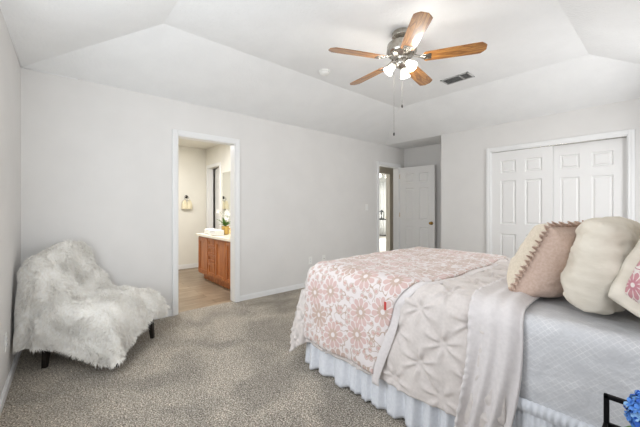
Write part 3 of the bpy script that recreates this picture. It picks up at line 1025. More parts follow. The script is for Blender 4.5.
# turned back band showing the smooth lining, hanging low at the side
psb = np.arange(3.10, 3.32, .006)
qsb = np.arange(cy0 - .68, cy1 + .40, .008)
P, Pq, Qq, hang = drape(psb, qsb, 0, 6, cy0 - .010, cy1 + .010, CZ + .012, .10, flare=.04, corner=0)
nrm = normals_of(P); nrm *= np.sign(nrm[3, len(qsb) // 2, 2])
u = (Pq - psb[0]) / (psb[-1] - psb[0])
hg = np.clip(hang, 0, None)
edge = np.exp(-(u / .09) ** 2) * .016 + np.exp(-((1 - u) / .08) ** 2) * (-.012)
h = .008 + edge + .010 * np.sin(PI * u) + (.004 + .010 * np.clip(hg / .4, 0, 1)) * np.sin(u * 19 + 2.2 * np.sin(Qq * 3.0) + 1.5) + fbm(Pq, Qq * .5, 14, 31) * .005
h += .004 * np.exp(-(u / .06) ** 2) * np.sin(Qq * 130 + 2 * np.sin(Qq * 21))
P = P + nrm * h[..., None]
# sweep the lower part slightly toward the foot and let the edge wander
P[..., 0] += -.035 * np.clip(hg / .6, 0, 1) + .012 * np.sin(Qq * 6.0) - .0 * u
tb = grid_mesh('turned_back_lining', P, M['lining'], com, uv=np.stack([Pq, Qq], 2))
tb['label'] = 'smooth pale lining of the turned back edge'
md = tb.modifiers.new('s', 'SOLIDIFY'); md.thickness = .012; md.offset = -1


# floral quilt across the foot ---------------------------------------
def quilt(name, x_edge0, x_edge1, hang_len, lift, m, parent=None, far=.40, slim=1.0, seed=21, thick=.012):
    psu = np.linspace(0, 1, 150)
    qsu = np.arange(cy0 - .03 - hang_len, cy1 + far, .009)
    Ug, Qg = np.meshgrid(psu, qsu, indexing='ij')
    t = np.clip((cy0 - .0 - Qg) / max(hang_len, .1), 0, 1)        # how far down the near side
    e0 = x_edge0 - .02 * t + .010 * np.sin(Qg * 9 + 1)
    mid = np.clip((Qg - cy0) / 1.5, 0, 1)
    e1 = x_edge1 - .10 * np.clip((cy0 + .15 - Qg) / .25, 0, 1) - .14 * t + .008 * np.sin(Qg * 11) - .04 * mid + .05 * np.sin(PI * mid)
    Pg = e0 + (e1 - e0) * Ug
    x0_ = 0.0; z_ = CZ + lift; r = .115
    y0_, y1_ = cy0 - lift, cy1 + lift
    dy = np.where(Qg < y0_ + r, Qg - (y0_ + r), np.where(Qg > y1_ - r, Qg - (y1_ - r), 0.0))
    ds = np.abs(dy); arc = r * PI / 2; th = np.clip(ds / r, 0, PI / 2)
    fl = .085
    out = r * np.sin(th) + np.clip(ds - arc, 0, None) * fl
    dn = r * (1 - np.cos(th)) + np.clip(ds - arc, 0, None)
    Y = Qg - dy + np.sign(dy) * out
    Z = z_ - dn
    # roll over the foot edge
    fx = np.clip((cx0 + .12) - Pg, 0, None)
    Z = Z - fx ** 2 / .15 * (1 - t)
    P = np.stack([Pg, Y, Z], 2)
    nrm = normals_of(P); nrm *= np.sign(nrm[75, len(qsu) // 2, 2])
    edge = np.minimum(np.minimum(Ug, 1 - Ug) * (e1 - e0), (Qg - qsu[0]))
    puff = .011 * (1 - np.exp(-edge / .02))
    h = puff + fbm(Pg, Qg, 8, seed) * .008 + fbm(Pg, Qg, 24, seed + 1, 2) * .003 + np.clip((ds - arc) / .4, 0, 1) * .012 * np.sin(Pg * 15 + .6)
    P = P + nrm * h[..., None]
    o = grid_mesh(name, P, m, parent, uv=np.stack([Pg + .0, Qg], 2))
    md = o.modifiers.new('s', 'SOLIDIFY'); md.thickness = thick; md.offset = -1
    return o


qt = quilt('floral_quilt', 1.90, 2.82, .50, .020, M['floral'])
tag(qt, 'blush pink floral quilt folded across the foot of the bed', 'quilt')
ql = quilt('underside', 2.58, 2.855, .54, .010, M['lining'], qt, seed=33)
ql['label'] = 'pale underside of the quilt'
bm = NB(); box(bm, 0, .014, 0, .004, 0, .045)
tg = obj('sewn_tag', bm, M['red'], qt, bevel=.001); tg.location = (2.69, 1.395, .655); tg['label'] = 'small red sewn-in tag'


# pillows ------------------------------------------------------------
def pillow_grid(w, h, t, n=56, pw=2.6, pinch=.07, seed=1, wr=.006, side=1, roundness=0.0, ex=.52):
    """half of a pillow: the face toward +Y (side=1) or -Y; plane is XZ, z from 0 to h"""
    u = np.linspace(-1, 1, n); v = np.linspace(-1, 1, n)
    U, V = np.meshgrid(u, v, indexing='ij')
    X = U * (1 - pinch * (1 - V ** 2) * np.abs(U)) ; Z = V * (1 - pinch * (1 - U ** 2) * np.abs(V))
    if roundness > 0:
        k = np.sqrt(1 - .5 * V ** 2 * roundness), np.sqrt(1 - .5 * U ** 2 * roundness)
        X = X * k[0]; Z = Z * k[1]
    T_ = (np.clip(1 - np.abs(U) ** pw, 0, 1) * np.clip(1 - np.abs(V) ** pw, 0, 1)) ** ex
    wrk = fbm(U * w, V * h, 10, seed) * wr * 1.6 + fbm(U * w, V * h, 30, seed + 3, 2) * wr
    T_ = T_ * t / 2 * (1 - .12 * V) + wrk * np.clip(T_ * 3, 0, 1)
    # radiating puckers toward the corners
    Y = side * T_
    P = np.stack([X * w / 2, Y, Z * h / 2 + h / 2], 2)
    uv = np.stack([U * w / 2, V * h / 2], 2)
    return P, uv


def place(o, loc, rot):
    o.location = loc; o.rotation_euler = rot
    return o


# Orientation: local x -> across the bed (world y), local y -> thickness (world x)
def pillow(name, label, w, h, t, mf, mb, loc, yaw, lean, roll=0.0, seed=1, **kw):
    P1, uv1 = pillow_grid(w, h, t, seed=seed, side=1, **kw)
    P2, uv2 = pillow_grid(w, h, t, seed=seed + 7, side=-1, **kw)
    root = thing(name, label, 'pillow', loc)
    root.rotation_mode = 'XYZ'
    Mx = Matrix.Rotation(yaw, 4, 'Z') @ Matrix.Rotation(lean, 4, 'X') @ Matrix.Rotation(roll, 4, 'Y')
    root.rotation_euler = Mx.to_euler()
    a = grid_mesh('front_cover', P1, mf, root, uv=uv1)
    b = grid_mesh('back_cover', P2, mb, root, uv=uv2)
    return root


def euro(name, label, w, h, t, m, loc, yaw, lean, roll=0.0, seed=1, **kw):
    P1, uv1 = pillow_grid(w, h, t, seed=seed, side=1, **kw)
    P2, uv2 = pillow_grid(w, h, t, seed=seed + 7, side=-1, **kw)
    n = P1.shape[0]
    V = np.concatenate([P1.reshape(-1, 3), P2.reshape(-1, 3)]); UVc = np.concatenate([uv1.reshape(-1, 2), uv2.reshape(-1, 2)])
    F = []
    for k in (0, 1):
        for i in range(n - 1):
            for j in range(n - 1):
                q = (i * n + j, (i + 1) * n + j, (i + 1) * n + j + 1, i * n + j + 1)
                q = tuple(x + k * n * n for x in q)
                F.append(q if k == 1 else q[::-1])
    me = bpy.data.meshes.new(name); me.from_pydata(V.tolist(), [], F)
    l = me.uv_layers.new(name='UVMap'); vi = np.empty(len(me.loops), dtype=np.int32); me.loops.foreach_get('vertex_index', vi); l.data.foreach_set('uv', UVc[vi].ravel())
    bm = bmesh.new(); bm.from_mesh(me); bmesh.ops.remove_doubles(bm, verts=bm.verts, dist=1e-4); bm.to_mesh(me); bm.free()
    smooth(me)
    o = link(name, me, m)
    Mx = Matrix.Rotation(yaw, 4, 'Z') @ Matrix.Rotation(lean, 4, 'X') @ Matrix.Rotation(roll, 4, 'Y')
    o.location = loc; o.rotation_euler = Mx.to_euler()
    if label: tag(o, label, 'pillow')
    return o


# local +Y faces... yaw 90 turns +Y to world -X (front of pillow towards the foot)
bp_ = pillow('ruffled_pillow', 'oat and dusty taupe pillow with a ruffled seam in front of the large cream pillow', .44, .39, .25, M['beige'], M['taupe'],
             (3.265, 1.96, .79), rad(90 - 17), rad(28), seed=3, pinch=.05, pw=3.6, ex=.45)


def ruffle(w, h, pinch):
    """scalloped ruffle following the pillow seam"""
    n = 1300
    t = np.linspace(0, 4, n, endpoint=False)
    U = np.zeros(n); V = np.zeros(n)
    for i, q in enumerate(t):
        k = int(q); f = (q - k) * 2 - 1
        if k == 0: U[i], V[i] = -1, f
        elif k == 1: U[i], V[i] = f, 1
        elif k == 2: U[i], V[i] = 1, -f
        else: U[i], V[i] = -f, -1
    X = U * (1 - pinch * (1 - V ** 2) * np.abs(U)) * w / 2; Z = V * (1 - pinch * (1 - U ** 2) * np.abs(V)) * h / 2 + h / 2
    cx = X; cz = Z - h / 2
    nn = np.stack([cx, cz], 1); nn /= np.linalg.norm(nn, axis=1, keepdims=True)
    m = 7
    P = np.zeros((n, m, 3))
    s_ = np.arange(n) / n * 60 * 2 * PI
    for j in range(m):
        e = j / (m - 1)
        wav = np.sin(s_ + .8 * np.sin(s_ * .23)) + .35 * np.sin(2.3 * s_ + 2 * e)
        ln = .024 * e * (1 + .18 * np.sin(s_ * .5))
        P[:, j, 0] = X + nn[:, 0] * (ln - .003); P[:, j, 2] = Z + nn[:, 1] * (ln - .003)
        P[:, j, 1] = .013 * e * wav + .003 * e * np.sin(s_ * 1.7)
    return P


M['ruffle_f'] = fabric('ruffle_trim_cotton', (178, 152, 136), (196, 172, 156), 90, .2)
ru = grid_mesh('ruffle', ruffle(.44, .39, .05), M['ruffle_f'], bp_, closed_u=True)
ru.modifiers.new('s', 'SOLIDIFY').thickness = .002
ru['label'] = 'gathered dusty taupe ruffle'

euro('cream_pillow', 'large plump cream linen pillow standing behind the ruffled pillow', .54, .415, .225, M['cream'], (3.515, 1.885, .768), rad(90 - 4), rad(9), seed=9, pinch=.0, pw=4.0, roundness=.45, wr=.011, ex=.42)
euro('cream_pillow', 'cream linen pillow leaning behind the large plump one, its corner peeking out', .60, .46, .13, M['cream'], (3.695, 2.06, .768), rad(90 - 2), rad(10), seed=15, pinch=.06, pw=2.6, wr=.005)
fp = pillow('floral_pillow', 'cream edged pillow with rose floral print at the near side of the bed', .37, .38, .18, M['floral_rose'], M['cream'], (3.765, 1.55, .822), rad(170), rad(18), roll=rad(-22), seed=25, pinch=.0, roundness=.35, pw=3.4, ex=.45)
# broad cream flange round the floral face
def flange(w, h, ww=.035, rnd=.35):
    n = 240; t = np.linspace(0, 4, n, endpoint=False); pts = []
    for q in t:
        k = int(q); f = (q - k) * 2 - 1
        pts.append([(-1, f), (f, 1), (1, -f), (-f, -1)][k])
    pts = np.array(pts)
    pts = pts * np.stack([np.sqrt(1 - .5 * pts[:, 1] ** 2 * rnd), np.sqrt(1 - .5 * pts[:, 0] ** 2 * rnd)], 1)
    P = np.zeros((n, 6, 3))
    for j in range(6):
        e = j / 5
        P[:, j, 0] = pts[:, 0] * (w / 2 - .035 + (ww + .035) * e); P[:, j, 2] = pts[:, 1] * (h / 2 - .035 + (ww + .035) * e) + h / 2
        P[:, j, 1] = .022 * (1 - e) + .006 * np.sin(t * 22) * e
    return P
fl_ = grid_mesh('flange', flange(.37, .38), M['cream'], fp, closed_u=True); fl_.modifiers.new('s', 'SOLIDIFY').thickness = .006

# ------------------------------------------------------------------ nightstand, tray and flowers (lower edge of frame)
ns = thing('nightstand', 'dark wooden nightstand beside the head of the bed', 'nightstand', (3.86, .90, 0))
bm = NB(); box(bm, -.22, .21, -.22, .22, .56, .585); obj('top', bm, M['darkwood'], ns, bevel=.004)
bm = NB(); box(bm, -.20, .20, -.20, .20, .36, .56); obj('body', bm, M['darkwood'], ns, bevel=.003)
dw = NB(); box(dw, -.215, -.20, -.18, .18, .38, .54); dwo = obj('drawer', dw, M['darkwood'], ns, bevel=.003)
bm = NB(); lathe(bm, [(.008, 0), (.008, .015), (.014, .02), (.0001, .03)], 12, Matrix.Translation((-.215, 0, .46)) @ Matrix.Rotation(rad(-90), 4, 'Y')); obj('knob', bm, M['brass'], dwo, sm=True)
for sx in (-1, 1):
    for sy in (-1, 1):
        bm = NB(); box(bm, sx * .18 - .016, sx * .18 + .016, sy * .18 - .016, sy * .18 + .016, 0, .36); obj('leg', bm, M['darkwood'], ns)
ty = thing('serving_tray', 'black metal tray with an upright rectangular handle on the nightstand', 'tray', (3.79, 1.02, .586))
bm = NB(); box(bm, -.17, .17, -.16, .16, 0, .012); obj('base', bm, M['blackmetal'], ty, bevel=.003)
bm = NB()
for a in ((-.17, .17, -.165, -.155, .0, .03), (-.17, .17, .155, .165, .0, .03), (-.175, -.165, -.165, .165, 0, .03), (.165, .175, -.165, .165, 0, .03)): box(bm, *a)
obj('rim', bm, M['blackmetal'], ty, bevel=.002)
for yy in (-.16, .16):
    bm = NB()
    for a in ((-.175, -.163, -.006, .006, .0, .108), (-.175, .175, -.006, .006, .096, .108), (.163, .175, -.006, .006, 0, .108)): box(bm, *a)
    obj('handle', bm, M['blackmetal'], ty, bevel=.002).location = (0, yy, 0)


def hydrangea():
    fl = thing('hydrangea_posy', 'blue hydrangea posy in a small vase on the black tray', 'flowers', (3.72, 1.105, .599))
    bm = NB(); lathe(bm, [(.02, 0), (.026, .01), (.024, .04), (.017, .06), (.02, .066), (.015, .064)], 18); obj('vase', bm, M['white_plastic'], fl, sm=True)
    bm = NB(); tube(bm, [(0, 0, .01), (0, 0, .11)], .003); obj('stem', bm, M['leaf'], fl, sm=True)
    rs = random.Random(8)
    ms = [mat('petal_blue_%s' % n, c, .7) for n, c in (('deep', (44, 92, 178)), ('mid', (80, 132, 208)), ('pale', (140, 184, 226)))]
    me_l = [NB() for _ in ms]
    for k in range(150):
        z = 1 - 1.75 * (k + .5) / 150; a = k * 2.39996
        n_ = Vector((math.sqrt(max(0, 1 - z * z)) * math.cos(a), math.sqrt(max(0, 1 - z * z)) * math.sin(a), z))
        c = Vector((0, 0, .112)) + n_ * .050 * rs.uniform(.9, 1.06)
        q = n_.to_track_quat('Z', 'Y').to_matrix().to_4x4() @ Matrix.Rotation(rs.random() * 6, 4, 'Z') @ Matrix.Rotation(rs.uniform(-.4, .4), 4, 'X')
        bm = rs.choice(me_l)
        for p in range(4):
            r = .0115
            R_ = Matrix.Translation(c) @ q @ Matrix.Rotation(p * PI / 2, 4, 'Z')
            vs = [bm.verts.new(R_ @ Vector(v)) for v in ((0, 0, 0), (r * .6, -r * .5, .002), (r * 1.15, -r * .3, .005), (r * 1.15, r * .3, .005), (r * .6, r * .5, .002))]
            bm.faces.new(vs)
    for b_, m_ in zip(me_l, ms): obj('petals', b_, m_, fl)
    obj('leaves', leaf_bm(rs, 5, .07, .06, .03), M['leaf'], fl, sm=True)


hydrangea()

nt, N, L, b = nodes(M['fur'])
trn = N.new('ShaderNodeBsdfTranslucent'); trn.inputs[0].default_value = (.97, .95, .91, 1)
mxs = N.new('ShaderNodeMixShader'); mxs.inputs[0].default_value = .3
L.new(b.outputs[0], mxs.inputs[1]); L.new(trn.outputs[0], mxs.inputs[2]); L.new(mxs.outputs[0], N['Material Output'].inputs[0])
# ------------------------------------------------------------------ accent chair with fur throw
chair = thing('accent_chair', 'low accent chair with black tapered legs in the corner under a fur throw', 'chair', (.555, .365, 0), math.atan2(.767, .642))
# local x = facing direction, local y = lateral (positive away from camera)
bm = NB(); box(bm, -.27, .245, -.26, .26, .27, .40); obj('seat', bm, M['upholstery'], chair, bevel=.035, seg=4)
bm = NB(); vs = box(bm, -.045, .035, -.22, .22, 0, .47)
bmesh.ops.transform(bm, matrix=Matrix.Translation((-.27, 0, .36)) @ Matrix.Rotation(rad(-13), 4, 'Y'), verts=bm.verts)
obj('backrest', bm, M['upholstery'], chair, bevel=.035, seg=4)
for sx in (-1, 1):
    for sy in (-1, 1):
        bm = NB()
        lathe(bm, [(.021, 0), (.036, .28)], 4, Matrix.Rotation(rad(45), 4, 'Z'))
        for v in bm.verts:
            v.co.x += -(v.co.z - 0) * sx * .10
        g = obj('leg', bm, M['darkwood'], chair, bevel=.003); g.location = (sx * .27, sy * .265, 0)


def fur_throw():
    """cloth laid over back and seat, with long drops at the sides; returns P grid in chair coordinates"""
    # central profile (x, z)
    prof = np.array([(-.40, .22), (-.42, .40), (-.435, .60), (-.44, .80), (-.41, .885), (-.35, .90), (-.305, .82), (-.25, .67), (-.185, .54), (-.09, .475), (.05, .465), (.17, .462), (.255, .45), (.295, .40), (.305, .32), (.31, .22)])
    seg = np.concatenate([[0], np.cumsum(np.linalg.norm(np.diff(prof, axis=0), axis=1))])
    nu, nv = 130, 110
    s = np.linspace(0, seg[-1], nu)
    px = np.interp(s, seg, prof[:, 0]); pz = np.interp(s, seg, prof[:, 1])
    for _ in range(3):
        px[1:-1] = (px[:-2] + px[1:-1] + px[2:]) / 3; pz[1:-1] = (pz[:-2] + pz[1:-1] + pz[2:]) / 3
    v = np.linspace(-1, 1, nv)
    P = np.zeros((nu, nv, 3))
    hw = .285
    vf = .36   # |v| below this stays on top
    # hem heights of near (v=-1) and far side per x
    hemx = [-.47, -.40, -.20, 0.0, .10, .18, .27, .36]
    hemn = [.23, .215, .20, .165, .12, .075, .06, .13]
    hemf = [.25, .25, .28, .30, .30, .28, .25, .22]
    front = np.clip((s / seg[-1] - .82) / .18, 0, 1)
    for i in range(nu):
        hn = np.interp(px[i], hemx, hemn); hf = np.interp(px[i], hemx, hemf)
        backness = np.clip((pz[i] - .5) / .37, 0, 1)
        for j, vv in enumerate(v):
            sg = -1 if vv < 0 else 1
            a = abs(vv)
            top = min(a / vf, 1.0)
            shrink = 1 - .17 * backness
            hem = hn if sg < 0 else hf
            y = sg * hw * top * shrink
            z = pz[i]
            z -= .018 * top ** 3
            if sg > 0: z += .012 * backness
            if sg < 0: z -= .045 * backness * top
            x = px[i]
            if a > vf:
                d = (a - vf) / (1 - vf)
                r = .05
                drop = (z - min(hem, z - .03))
                e = min(1, d / .15)
                y = sg * (hw * shrink + r * (1 - .75 * backness) * math.sin(e * PI / 2) + (.11 * backness + .035) * d)
                z = z - drop * (d ** 1.15)
                # side curtain spreads: back part slides out backwards/forwards
                x += .03 * d * (1 if px[i] > -.1 else -.6)
            # front lip hem varies across
            if front[i] > 0:
                low = .06 + .22 * np.clip((vv / .36 + 1) / 2, 0, 1) ** .8
                z = z - front[i] * max(0, z - low) * (1.0 if a <= vf else .5)
            P[i, j] = (x, y, z)
    U, V = np.meshgrid(s, v * .8, indexing='ij')
    n = normals_of(P); 
    if n[nu // 2 + 20, nv // 2, 2] < 0: n = -n
    aV = np.clip((np.abs(V) / .8 - vf) / (1 - vf), 0, 1)
    h = fbm(U, V, 6, 41, 2) * .013 + fbm(U, V, 45, 43, 2) * .006 + aV * .022 * np.sin(U * 19 + 1.3 * np.sin(V * 4)) + .012 * np.exp(-((V + .1 + (U - .9) * .5) / .05) ** 2)
    P = P + n * (h + .012)[..., None]
    P[..., 2] = np.clip(P[..., 2], .02, None)
    # keep the cloth off both corner walls
    cz, sz = math.cos(chair.rotation_euler.z), math.sin(chair.rotation_euler.z)
    wx = chair.location.x + P[..., 0] * cz - P[..., 1] * sz; wy = chair.location.y + P[..., 0] * sz + P[..., 1] * cz
    wx = np.maximum(wx, .045); wy = np.maximum(wy, -0.17 - .041 * wx + .04)
    P[..., 0] = (wx - chair.location.x) * cz + (wy - chair.location.y) * sz
    P[..., 1] = -(wx - chair.location.x) * sz + (wy - chair.location.y) * cz
    return P, n


def fur_mesh():
    P, n = fur_throw()
    nu, nv = P.shape[:2]
    verts = [P.reshape(-1, 3)]
    faces = []
    for i in range(nu - 1):
        for j in range(nv - 1):
            faces.append((i * nv + j, (i + 1) * nv + j, (i + 1) * nv + j + 1, i * nv + j + 1))
    base = nu * nv
    # strands
    r = np.random.RandomState(2)
    # area weighted
    A = np.linalg.norm(np.cross(P[1:, :-1] - P[:-1, :-1], P[:-1, 1:] - P[:-1, :-1]), axis=2)
    pr = (A / A.sum()).ravel()
    K = 75000
    idx = r.choice(len(pr), K, p=pr)
    ii = idx // (nv - 1); jj = idx % (nv - 1)
    fu = r.rand(K, 1); fv = r.rand(K, 1)
    p = (P[ii, jj] * (1 - fu) + P[ii + 1, jj] * fu) * (1 - fv) + (P[ii, jj + 1] * (1 - fu) + P[ii + 1, jj + 1] * fu) * fv
    nn = n[ii, jj]
    down = np.array([0, 0, -1.0])
    # clump direction: smooth field over cloth
    a = ii * .09; b = jj * .11
    clump = np.stack([np.sin(a * 2.1 + b * 1.3) + .6 * np.sin(a * 5.3 - b * 3.1), np.cos(a * 1.7 - b * 2.3) + .6 * np.sin(b * 6.1 + a * 2), .5 * np.sin(a * 3.3 + b * 2.9)], 1)
    dirv = nn * .7 + down * .5 + clump * .5 + r.randn(K, 3) * .16
    dirv /= np.linalg.norm(dirv, axis=1, keepdims=True)
    bend = down * .6 + clump * .25 + r.randn(K, 3) * .25
    L = (.024 + .022 * r.rand(K, 1)) * (1 + .35 * np.sin(a * 4 + b * 3)[:, None])
    side = np.cross(dirv, nn + r.randn(K, 3) * .5); side /= np.linalg.norm(side, axis=1, keepdims=True) + 1e-6
    w = .0019
    p1 = p + dirv * L * .5; p2 = p + dirv * L * .8 + bend * L * .35
    cz, sz = math.cos(chair.rotation_euler.z), math.sin(chair.rotation_euler.z)
    for q_ in (p1, p2):
        wx = chair.location.x + q_[:, 0] * cz - q_[:, 1] * sz; wy = chair.location.y + q_[:, 0] * sz + q_[:, 1] * cz
        wx = np.maximum(wx, .016); wy = np.maximum(wy, -0.17 - .041 * wx + .016)
        q_[:, 0] = (wx - chair.location.x) * cz + (wy - chair.location.y) * sz
        q_[:, 1] = -(wx - chair.location.x) * sz + (wy - chair.location.y) * cz
    V = np.stack([p - side * w, p + side * w, p1 + side * w * .8, p1 - side * w * .8, p2], 1).reshape(-1, 3)
    k = np.arange(K) * 5 + base
    q = np.stack([k, k + 1, k + 2, k + 3], 1); t = np.stack([k + 3, k + 2, k + 4], 1)
    me = bpy.data.meshes.new('fur_throw')
    allv = np.concatenate([verts[0], V])
    nf = len(faces) + 2 * K
    me.vertices.add(len(allv)); me.vertices.foreach_set('co', allv.ravel())
    f4 = np.concatenate([np.array(faces), q]); 
    loops = np.concatenate([f4.ravel(), t.ravel()])
    starts = np.concatenate([np.arange(len(f4)) * 4, len(f4) * 4 + np.arange(K) * 3])
    me.loops.add(len(loops)); me.loops.foreach_set('vertex_index', loops.astype(np.int32))
    me.polygons.add(len(starts)); me.polygons.foreach_set('loop_start', starts.astype(np.int32))
    me.update(calc_edges=True); me.validate()
    smooth(me)
    o = link('fur_throw', me, M['fur'])
    o.location = chair.location; o.rotation_euler = chair.rotation_euler
    return tag(o, 'shaggy white faux fur throw draped over the corner chair', 'throw')


fur_mesh()

# ------------------------------------------------------------------ ceiling fan
FX, FY = 2.16, 2.345
fan = thing('ceiling_fan', 'five blade oak and nickel ceiling fan with lit glass shades', 'ceiling fan', (FX, FY, TZ))
bm = NB(); lathe(bm, [(.075, 0), (.085, -.012), (.085, -.045), (.06, -.062), (.05, -.07), (.05, -.09)], 36); obj('canopy', bm, M['nickel'], fan, sm=True, bevel=.002)
bm = NB(); lathe(bm, [(.05, -.085), (.10, -.092), (.122, -.11), (.127, -.13), (.127, -.16), (.13, -.165), (.13, -.18), (.118, -.20), (.09, -.222), (.06, -.232), (.055, -.25)], 48)
obj('motor_housing', bm, M['nickel'], fan, sm=True, bevel=.002)
bm = NB(); lathe(bm, [(.055, -.245), (.062, -.25), (.062, -.285), (.05, -.30), (.03, -.315), (.012, -.325), (.0001, -.328)], 32); obj('light_fitter', bm, M['nickel'], fan, sm=True)
ZB = -.245
for k in range(5):
    ang = rad(29.1 + 72 * k)
    bl = bpy.data.objects.new('tmp', None)
    # blade outline: tapered root, widest near the tip, clipped corners
    pts = [(.185, .045), (.20, .058), (.40, .064), (.58, .068), (.628, .067), (.650, .048), (.668, .026)]
    out = pts + [(x, -y) for x, y in pts[::-1]]
    bm = NB()
    lo = [bm.verts.new((x, y, -.003)) for x, y in out]; hi = [bm.verts.new((x, y, .003)) for x, y in out]
    bm.faces.new(hi); bm.faces.new(lo[::-1])
    for i in range(len(out)):
        j = (i + 1) % len(out); bm.faces.new((lo[i], lo[j], hi[j], hi[i]))
    b_ = obj('blade', bm, M['oak'], fan, bevel=.0015)
    b_.rotation_euler = (Matrix.Rotation(ang, 4, 'Z') @ Matrix.Rotation(rad(-12), 4, 'X')).to_euler(); b_.location = (0, 0, ZB)
    bm = NB()
    tube(bm, [(.10, 0, .03), (.14, 0, .012), (.17, 0, .006), (.20, 0, -.002)], .011, 8)
    box(bm, .185, .245, -.034, .034, -.0068, -.0035)
    tube(bm, [(.15, 0, .008), (.175, .025, .002), (.205, .03, -.005)], .006, 6); tube(bm, [(.15, 0, .008), (.175, -.025, .002), (.205, -.03, -.005)], .006, 6)
    for yy in (-.02, .02): lathe(bm, [(.005, -.010), (.005, -.006)], 8, Matrix.Translation((.215, yy, 0)))
    i_ = obj('blade_iron', bm, M['nickel'], b_, sm=False, bevel=.001)
# shades
sh_ang = [48.8 + 180, 48.8 + 300, 48.8 + 60]
M['shade_glass'] = mat('lit_frosted_shade', (255, 252, 246), 0.3)
_b = M['shade_glass'].node_tree.nodes['Principled BSDF']
_b.inputs['Emission Color'].default_value = (1.0, 0.97, 0.92, 1); _b.inputs['Emission Strength'].default_value = 1.5
M['bulb'] = mat('lit_bulb', (255, 250, 240), 0.3)
_b = M['bulb'].node_tree.nodes['Principled BSDF']
_b.inputs['Emission Color'].default_value = (1.0, 0.95, 0.86, 1); _b.inputs['Emission Strength'].default_value = 3
for a in sh_ang:
    a = rad(a)
    # local frame: tilt the shade outward
    Mx = Matrix.Rotation(a, 4, 'Z') @ Matrix.Translation((.055, 0, -.275)) @ Matrix.Rotation(rad(180 - 42), 4, 'Y') @ Matrix.Scale(.86, 4)
    bm = NB(); lathe(bm, [(.012, -.01), (.014, .0), (.024, .006), (.026, .03), (.022, .034)], 18); bmesh.ops.transform(bm, matrix=Mx, verts=bm.verts)
    hld = obj('lamp_holder', bm, M['nickel'], fan, sm=True)
    bm = NB(); lathe(bm, [(.020, .028), (.030, .034), (.034, .05), (.037, .075), (.046, .105), (.054, .118), (.0515, .118), (.043, .103), (.034, .073), (.03, .045)], 28, cap=False)
    bmesh.ops.transform(bm, matrix=Mx, verts=bm.verts)
    sd = obj('lamp_shade', bm, M['shade_glass'], fan, sm=True)
    bm = NB(); lathe(bm, [(.010, .035), (.012, .05), (.022, .075), (.024, .09), (.018, .104), (.0001, .110)], 18); bmesh.ops.transform(bm, matrix=Mx, verts=bm.verts)
    obj('bulb', bm, M['bulb'], sd, sm=True)
    c = Mx @ Vector((0, 0, .14))
    L_ = point('fan_bulb_light', (FX + c.x, FY + c.y, TZ + c.z), 4.5, (1.0, .965, .91), .05)


def pull_chain(x, y, z0, z1):
    bm = NB()
    tube(bm, [(x, y, z0), (x, y, z1)], .0012, 6)
    n = int((z0 - z1) / .012)
    for k in range(n):
        bmesh.ops.create_icosphere(bm, subdivisions=1, radius=.0019, matrix=Matrix.Translation((x, y, z0 - k * .012)))
    c = obj('pull_chain', bm, M['chain'], fan)
    bm = NB(); lathe(bm, [(.0015, .0), (.006, -.006), (.0075, -.018), (.005, -.028), (.0001, -.032)], 12, Matrix.Translation((x, y, z1)))
    obj('fob', bm, M['darkwood'], c, sm=True)


rv = Vector((.659, .752)); fv_ = Vector((-.752, .659))
p = rv * (-.072) + fv_ * (-.02); pull_chain(p.x, p.y, -.30, 1.875 - TZ)
p = rv * (.012) + fv_ * (.03); pull_chain(p.x, p.y, -.30, 2.135 - TZ)

# ------------------------------------------------------------------ ceiling and wall fittings
sm_ = thing('smoke_detector', 'round white smoke detector on the ceiling beside the fan', 'smoke detector', (1.13, 2.36, TZ))
bm = NB(); lathe(bm, [(.068, 0), (.070, -.006), (.064, -.012)], 32); obj('base', bm, M['white_plastic'], sm_, sm=True)
bm = NB(); lathe(bm, [(.058, -.012), (.056, -.028), (.044, -.038), (.02, -.042), (.0001, -.042)], 32); obj('cover', bm, M['white_plastic'], sm_, sm=True)

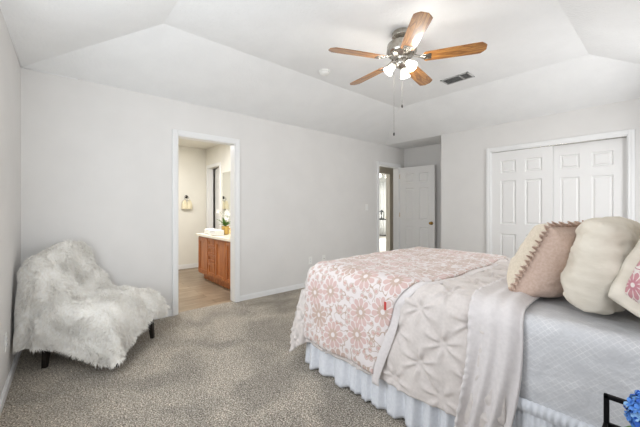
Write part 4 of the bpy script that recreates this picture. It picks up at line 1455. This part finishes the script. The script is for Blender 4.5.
vn = thing('ceiling_vent', 'rectangular ceiling air vent with angled louvres over painted duct shade', 'vent', (2.03, 3.68, TZ))
bm = NB()
Lx, Ly = .165, .095
for a in ((-Lx, Lx, -Ly, -Ly + .018, -.008, 0), (-Lx, Lx, Ly - .018, Ly, -.008, 0), (-Lx, -Lx + .02, -Ly, Ly, -.008, 0), (Lx - .02, Lx, -Ly, Ly, -.008, 0), (.045, .06, -Ly, Ly, -.008, 0)): box(bm, *a)
obj('frame', bm, M['grille'], vn, bevel=.001)
bm = NB(); box(bm, -Lx + .01, Lx - .01, -Ly + .01, Ly - .01, -.0015, -.0005); obj('duct_shade_sheet', bm, M['grille_dark'], vn)  # dark sheet whose colour stands in for the shade behind the louvres
for k in range(9):
    bm = NB(); y = -Ly + .022 + k * (2 * Ly - .044) / 8
    box(bm, -Lx + .02, Lx - .02, -.006, .006, -.0005, .0005, Matrix.Translation((0, y, -.005)) @ Matrix.Rotation(rad(40), 4, 'X'))
    obj('louvre', bm, M['grille'], vn)


def plate(name, label, cat, loc, normal_ang, w, h, kind):
    t = thing(name, label, cat, loc, normal_ang)
    bm = NB(); box(bm, 0, .006, -w / 2, w / 2, -h / 2, h / 2); obj('cover_plate', bm, M['white_plastic'], t, bevel=.002)
    if kind == 'switch':
        bm = NB(); box(bm, .006, .011, -.016, .016, -.034, .034); obj('rocker', bm, M['trim'], t, bevel=.002)
    elif kind == 'outlet':
        for z in (-.02, .02):
            bm = NB(); lathe(bm, [(.016, 0), (.016, .003)], 18, Matrix.Translation((.006, 0, z)) @ Matrix.Rotation(rad(90), 4, 'Y')); f = obj('socket', bm, M['trim'], t)
            bm = NB(); box(bm, .0091, .0096, -.007, -.005, z - .004, z + .005); box(bm, .0091, .0096, .005, .007, z - .004, z + .005); obj('slots', bm, M['grille_dark'], f)
    else:
        bm = NB(); lathe(bm, [(.005, 0), (.005, .012)], 12, Matrix.Translation((.006, 0, 0)) @ Matrix.Rotation(rad(90), 4, 'Y')); obj('jack', bm, M['nickel'], t)
    return t


plate('light_switch', 'white wall light switch beside the hall door', 'light switch', (0, 4.42, 1.23), 0, .072, .116, 'switch')
plate('wall_outlet', 'white power outlet low on the wall just past the foot of the bed', 'outlet', (0, 3.08, .40), 0, .072, .116, 'outlet')
plate('cable_plate', 'white cable jack plate low on the wall next to the power outlet', 'wall plate', (0, 3.36, .40), 0, .072, .116, 'jack')
plate('wall_outlet', 'white power outlet on the wall beside the fur covered chair', 'outlet', (.86, slant(.86), .34), rad(90) - math.atan(.041), .072, .116, 'outlet')
